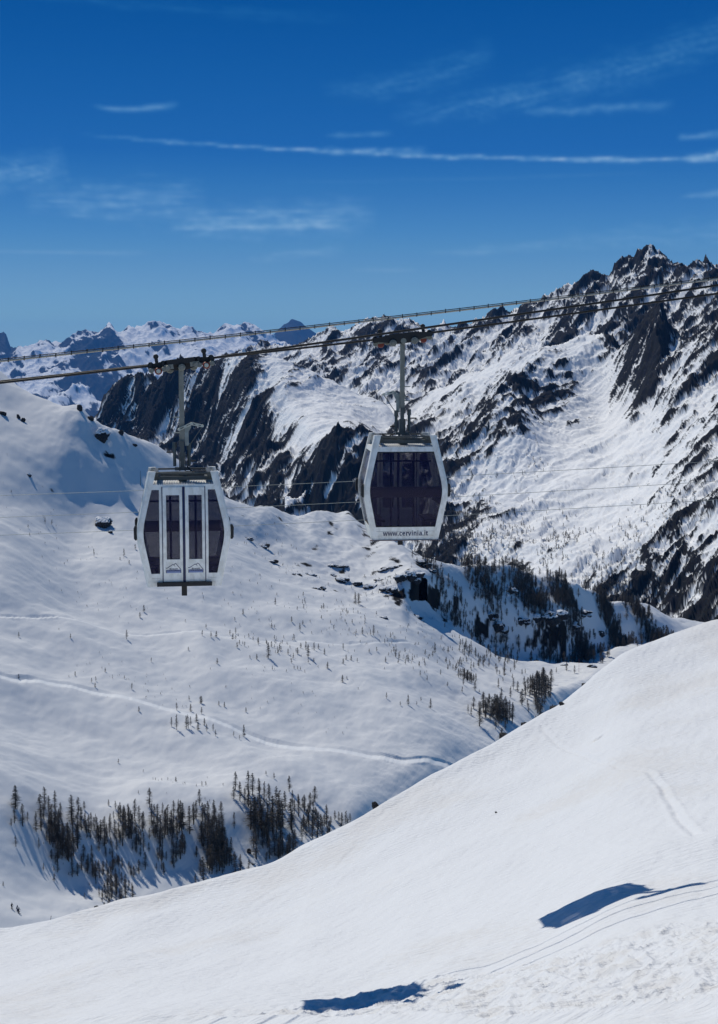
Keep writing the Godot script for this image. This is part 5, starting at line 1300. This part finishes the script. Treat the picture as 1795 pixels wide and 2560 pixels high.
func thing_materials() -> void:
	mats.paint = surface(Color(0.94, 0.92, 0.86), 0.35)
	mats.steel = surface(Color(0.09, 0.1, 0.1), 0.5, 0.3)
	mats.old_steel = surface(Color(0.25, 0.245, 0.215), 0.55, 0.4)
	mats.zinc = surface(Color(0.3, 0.33, 0.32), 0.5, 0.4)
	mats.lever = surface(Color(0.5, 0.5, 0.43), 0.5)
	mats.rubber = surface(Color(0.012, 0.012, 0.014), 0.6)
	mats.rope = surface(Color(0.02, 0.019, 0.018), 0.55, 0.3)
	mats.sheath = surface(Color(0.38, 0.34, 0.28), 0.6)
	mats.navy = surface(Color(0.008, 0.014, 0.075), 0.45)
	mats.pale_blue = surface(Color(0.22, 0.28, 0.5), 0.5)
	mats.interior = surface(Color(0.03, 0.028, 0.03), 0.7)
	mats.bronze = surface(Color(0.16, 0.115, 0.12), 0.5)
	mats.roof = surface(Color(0.75, 0.75, 0.74), 0.5)
	mats.red = surface(Color(0.2, 0.03, 0.015), 0.5)
	var glass := surface(Color(0.018, 0.016, 0.06), 0.04)
	glass.transparency = BaseMaterial3D.TRANSPARENCY_ALPHA
	glass.albedo_color.a = 0.45
	glass.metallic_specular = 0.2
	mats.glass = glass
	var worn := NoiseTexture2D.new()
	worn.width = 512
	worn.height = 512
	worn.seamless = true
	worn.noise = noise(FastNoiseLite.TYPE_SIMPLEX_SMOOTH, FastNoiseLite.FRACTAL_FBM, 5, 90.0, 8, 0.6)
	var ramp := Gradient.new()
	ramp.set_color(0, Color(0.92, 0.915, 0.905))
	ramp.set_color(1, Color(1, 1, 1))
	ramp.offsets = PackedFloat32Array([0.3, 0.62])
	worn.color_ramp = ramp
	for k in ["paint", "old_steel", "steel", "roof", "zinc"]:
		var m: StandardMaterial3D = mats[k]
		m.albedo_texture = worn
		m.uv1_triplanar = true
		m.uv1_scale = Vector3(0.9, 0.5, 0.9)
	mats.bark = surface(Color(0.06, 0.05, 0.043), 0.9)
	mats.twig = surface(Color(0.115, 0.098, 0.085), 0.9)
	mats.needle = surface(Color(0.022, 0.026, 0.018), 0.9)
	mats.stone = surface(Color(0.024, 0.023, 0.026), 0.9)
	mats.cap = surface(Color(0.76, 0.775, 0.80), 0.85, 0.0, 0.2)
	mats.wood = surface(Color(0.05, 0.045, 0.04), 0.8)


# ---------------------------------------------------------------- larches
# One larch ten metres tall: a tapered trunk and bare drooping branches with hanging twigs.
func larch_meshes(sd: int, bushy: float, lean: float) -> Array:
	var r := RandomNumberGenerator.new()
	r.seed = sd
	var trunk := Shape.new()
	var spine := []
	for i in 8:
		var t := i / 7.0
		spine.append(Vector3(lean * t * t + 0.06 * sin(i * 1.7 + sd), 10.0 * t - 0.3, 0.06 * cos(i * 2.1 + sd)))
	for i in 7:
		trunk.tube(spine[i], spine[i + 1], lerpf(0.2, 0.03, i / 7.0), lerpf(0.2, 0.03, (i + 1) / 7.0), 6, false)
	var crown := Shape.new()
	var count := int(190 * bushy)
	var bottom := r.randf_range(0.1, 0.24)
	for k in count:
		var t := bottom + (0.985 - bottom) * pow(r.randf(), 0.9)
		var f := t * 7.0
		var i := mini(int(f), 6)
		var from: Vector3 = spine[i].lerp(spine[i + 1], f - i)
		var turn := r.randf() * TAU
		var rel := (t - bottom) / (1.0 - bottom)
		var reach := (0.25 + 1.55 * pow(1.0 - rel, 0.8) * minf(1.0, 0.55 + rel * 3.0)) * r.randf_range(0.55, 1.1) * (0.85 + 0.3 * bushy)
		var out := Vector3(cos(turn), 0, sin(turn))
		var tip := from + out * reach + Vector3(0, reach * r.randf_range(-0.28, 0.16), 0)
		var side := Vector3(-out.z, 0, out.x) * 0.055
		var up := Vector3(0, 0.06, 0)
		crown.tri(from - side, from + side, tip)
		crown.tri(from - up, from + up, tip)
		for q in 4:
			var m := from.lerp(tip, r.randf_range(0.3, 1.0))
			var end := m + out.rotated(Vector3.UP, r.randf_range(-1.2, 1.2)) * reach * 0.28 + Vector3(0, r.randf_range(-0.35, 0.12), 0)
			var w := Vector3(r.randf_range(-1, 1), r.randf_range(-0.4, 0.4), r.randf_range(-1, 1)).normalized() * 0.06
			crown.tri(m - w, m + w, end)
	return [trunk.mesh(), crown.mesh()]


func larches() -> void:
	var kinds := []
	for k in 6:
		kinds.append(larch_meshes(100 + k, [1.0, 1.25, 0.8, 1.1, 0.65, 1.7][k], [0.1, -0.15, 0.25, 0.0, 0.3, 0.0][k]))
	var stands := [
		["lower left grove", "larches of the lower left grove"], ["dense lower centre grove", "larches of the lower centre grove"], ["trees scattered in mid valley", "scattered larches in mid valley"],
		["trees along the groomed piste", "larches along the piste"], ["lone trees on the left hillside", "lone larches on the left hillside"], ["right-hand groves", "larches of the right-hand groves"]]
	var spread := []
	for s in 6:  # how wide, deep and tall each stand is
		var xs := []
		var rs := []
		var hs := []
		for l in LARCHES:
			if l[3] == s:
				xs.append(l[0] / -l[1])
				rs.append(-l[1])
				hs.append(l[2])
		xs.sort()
		rs.sort()
		hs.sort()
		spread.append([xs, rs, hs])
	var at := 0
	for l in LARCHES:
		var x: float = l[0]
		var z: float = l[1]
		var kind: int = 5 if at == 0 else (at * 7 + int(absf(x))) % 5
		var sp: Array = spread[l[3]]
		var across: float = float(sp[0].find(x / -z)) / sp[0].size()
		var deep: float = float(sp[1].find(-z)) / sp[1].size()
		var high: float = float(sp[2].find(l[2])) / sp[2].size()
		var label: String = "%s bare larch, %s of the %s, %s row" % [["short", "middling", "tall"][mini(2, int(high * 3.0))], ["far left", "left part", "centre left", "middle", "centre right", "right part", "far right"][mini(6, int(across * 7.0))], stands[l[3]][0], ["front", "second", "third", "back"][mini(3, int(deep * 4.0))]]
		if at == 0:
			label = "broad dense pine with full crown at the left end of the lower grove"
		var o := thing("pine_tree" if at == 0 else "larch_tree", Vector3(x, ground(valley, x, z), z), label, "tree", stands[l[3]][1])
		var h: float = l[2] * 0.1
		var wide := h * (1.5 if l[2] < 4.0 else rnd.randf_range(0.95, 1.3))
		o.transform.basis = Basis(Vector3.UP, rnd.randf() * TAU) * Basis.from_scale(Vector3(wide, h, wide))
		part(o, "trunk", kinds[kind][0], mats.bark)
		part(o, "crown", kinds[kind][1], mats.needle if at == 0 else mats.twig)
		at += 1
	print("larches ", at)
	# the far woods, too many and too far to count
	var whole := ArrayMesh.new()
	for m in kinds[0]:
		whole.add_surface_from_arrays(Mesh.PRIMITIVE_TRIANGLES, m.surface_get_arrays(0))
	whole.surface_set_material(0, mats.bark)
	whole.surface_set_material(1, mats.twig)
	wood("larch_wood", valley, SHADED_WOOD, whole, "leafless larches filling the groves and the shaded slope behind the rock band")
	wood("low_scrub", valley, SCRUB, whole, "tiny dark shrubs and seedlings dotted over the valley snow")
	wood("mountain_wood", east, MOUNTAIN_WOOD, whole, "sparse far-off larch wood on the lower flank of the big massif")


func wood(called: String, g: Dictionary, stands: Array, m: Mesh, label: String) -> void:
	var places: Array[Transform3D] = []
	for s in stands:
		for k in int(s[4]):
			var a := deg_to_rad(s[0] + s[2] * rnd.randfn(0.0, 0.42))
			var r: float = s[1] + s[3] * rnd.randfn(0.0, 0.5)
			var x := r * sin(a)
			var z := -r * cos(a)
			var h: float = s[5] * 0.1 * rnd.randf_range(0.45, 1.25)
			places.append(Transform3D(Basis(Vector3.UP, rnd.randf() * TAU) * Basis.from_scale(Vector3(h * rnd.randf_range(0.8, 1.7), h, h * rnd.randf_range(0.8, 1.7))), Vector3(x, ground(g, x, z), z)))
	var mm := MultiMesh.new()
	mm.transform_format = MultiMesh.TRANSFORM_3D
	mm.mesh = m
	mm.instance_count = places.size()
	for i in places.size():
		mm.set_instance_transform(i, places[i])
	var o := MultiMeshInstance3D.new()
	o.name = called
	o.multimesh = mm
	o.set_meta("kind", "stuff")
	tag(o, label, "wood")
	add_child(o)


# ---------------------------------------------------------------- boulders
# An angular stone one metre across; the cap is a skin of snow over its upper faces.
func stone_meshes(sd: int) -> Array:
	var r := RandomNumberGenerator.new()
	r.seed = sd
	var cuts := []
	for k in 15:
		var d := Vector3(r.randfn(), r.randfn() * 0.8, r.randfn()).normalized()
		cuts.append([d, r.randf_range(0.3, 0.5)])
	cuts.append([Vector3.UP, 0.38])
	var ball := SphereMesh.new()
	ball.radial_segments = 30
	ball.rings = 16
	var arrays := ball.surface_get_arrays(0)
	var p: PackedVector3Array = arrays[Mesh.ARRAY_VERTEX]
	var idx: PackedInt32Array = arrays[Mesh.ARRAY_INDEX]
	var bump := noise(FastNoiseLite.TYPE_SIMPLEX_SMOOTH, FastNoiseLite.FRACTAL_FBM, 3, 0.35, sd)
	for i in p.size():
		var d := p[i].normalized()
		var reach := 0.6
		for c in cuts:
			var k: float = d.dot(c[0])
			if k > 0.05:
				reach = minf(reach, c[1] / k)
		p[i] = d * (reach + 0.1 * bump.get_noise_3dv(d))
	var body := Shape.new()
	var cap := Shape.new()
	for i in range(0, idx.size(), 3):
		var a := p[idx[i]]
		var b := p[idx[i + 2]]
		var c := p[idx[i + 1]]
		if (b - a).cross(c - a).length() < 1e-6:
			continue
		body.tri(a, b, c)
		var up := (b - a).cross(c - a).normalized()
		if up.y > 0.5 and (a.y + b.y + c.y) > 0.3:
			var lift := Vector3(0, 0.06, 0)
			cap.tri(a + a * 0.05 + lift, b + b * 0.05 + lift, c + c * 0.05 + lift)
			cap.quad(a, b, b + b * 0.05 + lift, a + a * 0.05 + lift)
			cap.quad(b, c, c + c * 0.05 + lift, b + b * 0.05 + lift)
			cap.quad(c, a, a + a * 0.05 + lift, c + c * 0.05 + lift)
	return [body.mesh(), cap.mesh()]


func boulders() -> void:
	var kinds := []
	for k in 6:
		kinds.append(stone_meshes(300 + k))
	var singles := ["big dark boulder with a thick snow cap high on the left hillside", "small snow-capped boulder left of the big boulder on the hillside", "large snow-capped boulder beside the doors gondola, left of its bumper", "little boulder just below the large one left of the gondola", "low dark rock at the left picture edge under the hill crest", "dark rock, left one of a pair near the left picture edge", "dark rock, right one of a pair near the left picture edge", "dark crag standing on the crest of the left hillside", "dark rock just below the crag on the hillside crest", "dark rock on the falling crest line above the doors gondola", "small flat rock on the hillside crest above the doors gondola", "dark stone standing in for the creek hole at the foot of the lower left grove", "upper dark stone standing in for the creek opening between the two lower groves", "lower dark stone standing in for the creek opening between the two lower groves"]  # the last three are stones added in place of dark creek openings
	var at := 0
	for b in BOULDERS:
		var size := "small" if b[2] < 4.5 else ("broad" if b[2] > 7.5 else "mid-sized")
		var label: String = singles[at] if b[5] == 0 else (("%s %s rock in the outcrop band below the right gondola, %s part" % [size, "snow-topped" if b[4] else "bare dark", ["leftmost", "left", "middle", "right", "rightmost"][clampi(int((b[0] / -b[1] + 0.075) / 0.028), 0, 4)]]) if b[5] == 1 else ("%s %s crag among larches of the shaded slope, %s part" % [size, "snow-topped" if b[4] else "bare dark", ["leftmost", "left", "middle", "right", "rightmost"][clampi(int((b[0] / -b[1] - 0.09) / 0.02), 0, 4)]]))
		var group: String = ["boulders on the left hillside", "rocks of the outcrop band", "crags of the shaded slope"][b[5]]
		var x: float = b[0]
		var z: float = b[1]
		var o := thing("boulder" if b[5] == 0 else "rock_outcrop", Vector3(x, ground(valley, x, z) + b[3] * (0.18 if b[5] == 0 else 0.02), z), label, "rock", group)
		var k := (at * 5 + 1) % 6
		o.transform.basis = Basis(Vector3.UP, rnd.randf_range(-0.5, 0.5)) * Basis.from_scale(Vector3(b[2] * 1.15, b[3] * 1.3, b[2] * 0.9))
		if b[5] == 0:
			part(o, "stone", kinds[k][0], mats.stone)
			if b[4] == 1:
				part(o, "snow_cap", kinds[k][1], mats.cap)
		else:  # a broken crag: several stones leaning on one another
			for q in 6:
				var big := rnd.randf_range(0.34, 0.62) if q else 0.72
				var turn := Basis(Vector3.UP, rnd.randf() * TAU) * Basis(Vector3.RIGHT, rnd.randf_range(-0.4, 0.4))
				var xf := Transform3D(turn * Basis.from_scale(Vector3(big, big * rnd.randf_range(0.6, 1.0), big)), Vector3(rnd.randf_range(-0.5, 0.5), rnd.randf_range(-0.28, 0.22), rnd.randf_range(-0.25, 0.25)) if q else Vector3.ZERO)
				part(o, "stone", kinds[(k + q) % 6][0], mats.stone).transform = xf
				if b[4] == 1 or q % 2 == 0:
					part(o, "snow_cap", kinds[(k + q) % 6][1], mats.cap).transform = xf
		at += 1
	# stones that break through the edge of the slope in front
	var edge := [[0.78, -65.6, 0.42, 0.36, "dark rock poking out of the foreground slope's edge, lower centre"], [11.54, -79.28, 0.4, 0.22, "small dark stone on the snow just inside the foreground slope's edge"], [5.72, -57.6, 0.13, 0.07, "single pebble lying on the smooth foreground snow"]]
	for k in 9:  # a broken row of rocks just over the edge on the right
		var a := deg_to_rad(6.0 + k * 0.42)
		var r := 76.5 + k * 1.35 + 0.5 * sin(k * 2.1)
		edge.append([r * sin(a), -r * cos(a), 0.8 + 0.4 * sin(k * 1.7), 0.32 + 0.1 * cos(k * 2.9), "%s dark rock from the left in the row just over the foreground slope's edge" % ["first", "second", "third", "fourth", "fifth", "sixth", "seventh", "eighth", "ninth"][k]])
	for e in edge:
		var o := thing("stone", Vector3(e[0], ground(near_slope, e[0], e[1]) + e[3] * 0.2, e[1]), e[4], "rock", "stones on the foreground slope")
		o.transform.basis = Basis.from_scale(Vector3(e[2], e[3] * 1.5, e[2]))
		part(o, "stone", kinds[2][0], mats.stone)


# ---------------------------------------------------------------- people and poles
# A figure from tapered bones joined by a smooth minimum, meshed as surface nets.
func figure(bones: Array, cell: float) -> ArrayMesh:
	var lo := Vector3.ONE * 1e9
	var hi := -lo
	for b in bones:
		for k in 2:
			lo = lo.min(b[k] - Vector3.ONE * (b[2 + k] + cell * 2.0))
			hi = hi.max(b[k] + Vector3.ONE * (b[2 + k] + cell * 2.0))
	var n := Vector3i(((hi - lo) / cell).ceil()) + Vector3i.ONE
	var field := PackedFloat32Array()
	field.resize(n.x * n.y * n.z)
	for z in n.z:
		for y in n.y:
			for x in n.x:
				var p := lo + Vector3(x, y, z) * cell
				var d := 1e3
				for b in bones:
					var ab: Vector3 = b[1] - b[0]
					var t := clampf((p - b[0]).dot(ab) / maxf(ab.length_squared(), 1e-6), 0.0, 1.0)
					d = rounded_min(d, p.distance_to(b[0] + ab * t) - lerpf(b[2], b[3], t), 0.05)
				field[(z * n.y + y) * n.x + x] = d
	var at := {}
	var st := SurfaceTool.new()
	st.begin(Mesh.PRIMITIVE_TRIANGLES)
	st.set_smooth_group(0)
	var count := 0
	for z in n.z - 1:
		for y in n.y - 1:
			for x in n.x - 1:
				var sum := Vector3.ZERO
				var hits := 0
				for e in 12:
					var ax := e / 4
					var u := e & 1
					var v := (e >> 1) & 1
					var c0: Vector3i = [Vector3i(0, u, v), Vector3i(u, 0, v), Vector3i(u, v, 0)][ax]
					var c1: Vector3i = c0 + [Vector3i(1, 0, 0), Vector3i(0, 1, 0), Vector3i(0, 0, 1)][ax]
					var f0 := field[((z + c0.z) * n.y + y + c0.y) * n.x + x + c0.x]
					var f1 := field[((z + c1.z) * n.y + y + c1.y) * n.x + x + c1.x]
					if (f0 < 0.0) != (f1 < 0.0):
						sum += Vector3(c0).lerp(Vector3(c1), f0 / (f0 - f1))
						hits += 1
				if hits:
					at[Vector3i(x, y, z)] = count
					st.add_vertex(lo + (Vector3(x, y, z) + sum / hits) * cell)
					count += 1
	for q in at:
		for ax in 3:
			var e: Vector3i = [Vector3i(1, 0, 0), Vector3i(0, 1, 0), Vector3i(0, 0, 1)][ax]
			var u: Vector3i = [Vector3i(0, 1, 0), Vector3i(0, 0, 1), Vector3i(1, 0, 0)][ax]
			var v: Vector3i = [Vector3i(0, 0, 1), Vector3i(1, 0, 0), Vector3i(0, 1, 0)][ax]
			if not (at.has(q - u) and at.has(q - v) and at.has(q - u - v)):
				continue
			var f0 := field[(q.z * n.y + q.y) * n.x + q.x]
			var f1 := field[((q.z + e.z) * n.y + q.y + e.y) * n.x + q.x + e.x]
			if (f0 < 0.0) == (f1 < 0.0):
				continue
			var four := [at[q], at[q - u], at[q - u - v], at[q - v]]
			var order := [0, 1, 2, 0, 2, 3] if f0 < 0.0 else [0, 2, 1, 0, 3, 2]
			for k in order:
				st.add_index(four[k])
	st.generate_normals()
	return st.commit()


func people() -> void:
	var cloth := surface(Color(0.012, 0.013, 0.02), 0.8)
	var helmet := surface(Color(0.02, 0.02, 0.022), 0.4)
	var skin := surface(Color(0.4, 0.25, 0.18), 0.6)
	var blue := surface(Color(0.02, 0.03, 0.09), 0.8)
	# a skier leaning into a turn, knees bent, poles in both hands; faces +z
	var bones := [
		[Vector3(0, 0.9, -0.1), Vector3(0, 1.28, 0.06), 0.15, 0.18], [Vector3(-0.13, 1.34, 0.07), Vector3(0.13, 1.34, 0.07), 0.09, 0.09], [Vector3(0, 1.4, 0.09), Vector3(0, 1.5, 0.12), 0.055, 0.055], [Vector3(0, 1.57, 0.13), Vector3(0, 1.63, 0.13), 0.095, 0.1],
		[Vector3(-0.1, 0.88, -0.1), Vector3(-0.13, 0.5, 0.12), 0.12, 0.085], [Vector3(-0.13, 0.5, 0.12), Vector3(-0.13, 0.12, 0.0), 0.08, 0.07], [Vector3(-0.13, 0.09, -0.06), Vector3(-0.13, 0.08, 0.14), 0.065, 0.055],
		[Vector3(0.1, 0.88, -0.1), Vector3(0.13, 0.5, 0.12), 0.12, 0.085], [Vector3(0.13, 0.5, 0.12), Vector3(0.13, 0.12, 0.0), 0.08, 0.07], [Vector3(0.13, 0.09, -0.06), Vector3(0.13, 0.08, 0.14), 0.065, 0.055],
		[Vector3(-0.2, 1.33, 0.07), Vector3(-0.33, 1.07, 0.1), 0.068, 0.055], [Vector3(-0.33, 1.07, 0.1), Vector3(-0.3, 1.0, 0.34), 0.052, 0.042], [Vector3(-0.3, 1.0, 0.34), Vector3(-0.29, 1.0, 0.42), 0.045, 0.04],
		[Vector3(0.2, 1.33, 0.07), Vector3(0.33, 1.07, 0.1), 0.068, 0.055], [Vector3(0.33, 1.07, 0.1), Vector3(0.3, 1.0, 0.34), 0.052, 0.042], [Vector3(0.3, 1.0, 0.34), Vector3(0.29, 1.0, 0.42), 0.045, 0.04]]
	var body := figure(bones, 0.035)
	var first: Node3D = null
	var who := ["skier in dark clothing, leftmost of the three on the lower left piste", "skier in dark blue, upper one of the right pair on the lower left piste", "skier in dark clothing, lowest of the three on the lower left piste"]
	for k in 3:
		var o := thing("person", Vector3(PERSONS[k][0], ground(valley, PERSONS[k][0], PERSONS[k][1]) + 0.03, PERSONS[k][1]), who[k], "person", "skiers on the lower left piste")
		o.rotation.y = deg_to_rad([40.0, 70.0, 55.0][k])
		part(o, "body", body, blue if k == 1 else cloth)
		var s := Shape.new()
		s.wheel(Vector3(0, 1.65, 0.125), Vector3.UP, 0.125, 0.17, 14)
		part(o, "helmet", s.mesh(), helmet)
		s = Shape.new()
		s.box(Vector3(0, 1.56, 0.215), Vector3(0.1, 0.09, 0.04))
		part(o, "face", s.mesh(), skin)
		for e in [-1, 1]:
			s = Shape.new()
			s.prism(PackedVector2Array([Vector2(-0.85, 0.0), Vector2(0.75, 0.0), Vector2(0.92, 0.09), Vector2(0.9, 0.11), Vector2(0.74, 0.025), Vector2(-0.85, 0.025)]), 0.09, Transform3D(Basis(Vector3.UP, -PI / 2), Vector3(e * 0.13, 0.0, 0.0)))
			part(o, "ski", s.mesh(), helmet)
			s = Shape.new()
			s.tube(Vector3(e * 0.29, 1.1, 0.44), Vector3(e * 0.36, 0.05, 0.15), 0.012, 0.008, 6)
			part(o, "ski_pole", s.mesh(), cloth)


func poles() -> void:
	var red := surface(Color(0.25, 0.04, 0.04), 0.6)
	for p in POSTS:
		var o := thing(p[0], Vector3(p[1], ground(valley, p[1], p[2]) - 0.2, p[2]), p[4], "pylon" if p[0] == "lift_pylon" else "pole")
		var h: float = p[3]
		var s := Shape.new()
		if p[0] == "lift_pylon":
			o.rotation_degrees.z = -28.0
			s.tube(Vector3.ZERO, Vector3(0, h, 0), 0.32, 0.2, 10)
			part(o, "mast", s.mesh(), mats.wood)
			s = Shape.new()
			s.box(Vector3(0, h - 0.25, 0), Vector3(2.2, 0.2, 0.25))
			part(o, "crossarm", s.mesh(), mats.wood)
			for e in [-0.95, 0.95]:
				s = Shape.new()
				s.wheel(Vector3(e, h - 0.45, 0), Vector3.BACK, 0.28, 0.14)
				part(o, "sheave", s.mesh(), mats.steel)
		else:
			o.rotation_degrees.z = -8.0 if p[0] == "marker_pole" else 0.0
			s.tube(Vector3.ZERO, Vector3(0, h, 0), 0.09, 0.06, 8)
			part(o, "shaft", s.mesh(), red if p[0] == "slalom_pole" else mats.wood)
			s = Shape.new()
			s.tube(Vector3(0, h, 0), Vector3(0, h + 0.12, 0), 0.1, 0.05, 8)
			part(o, "pole_top", s.mesh(), mats.rubber)
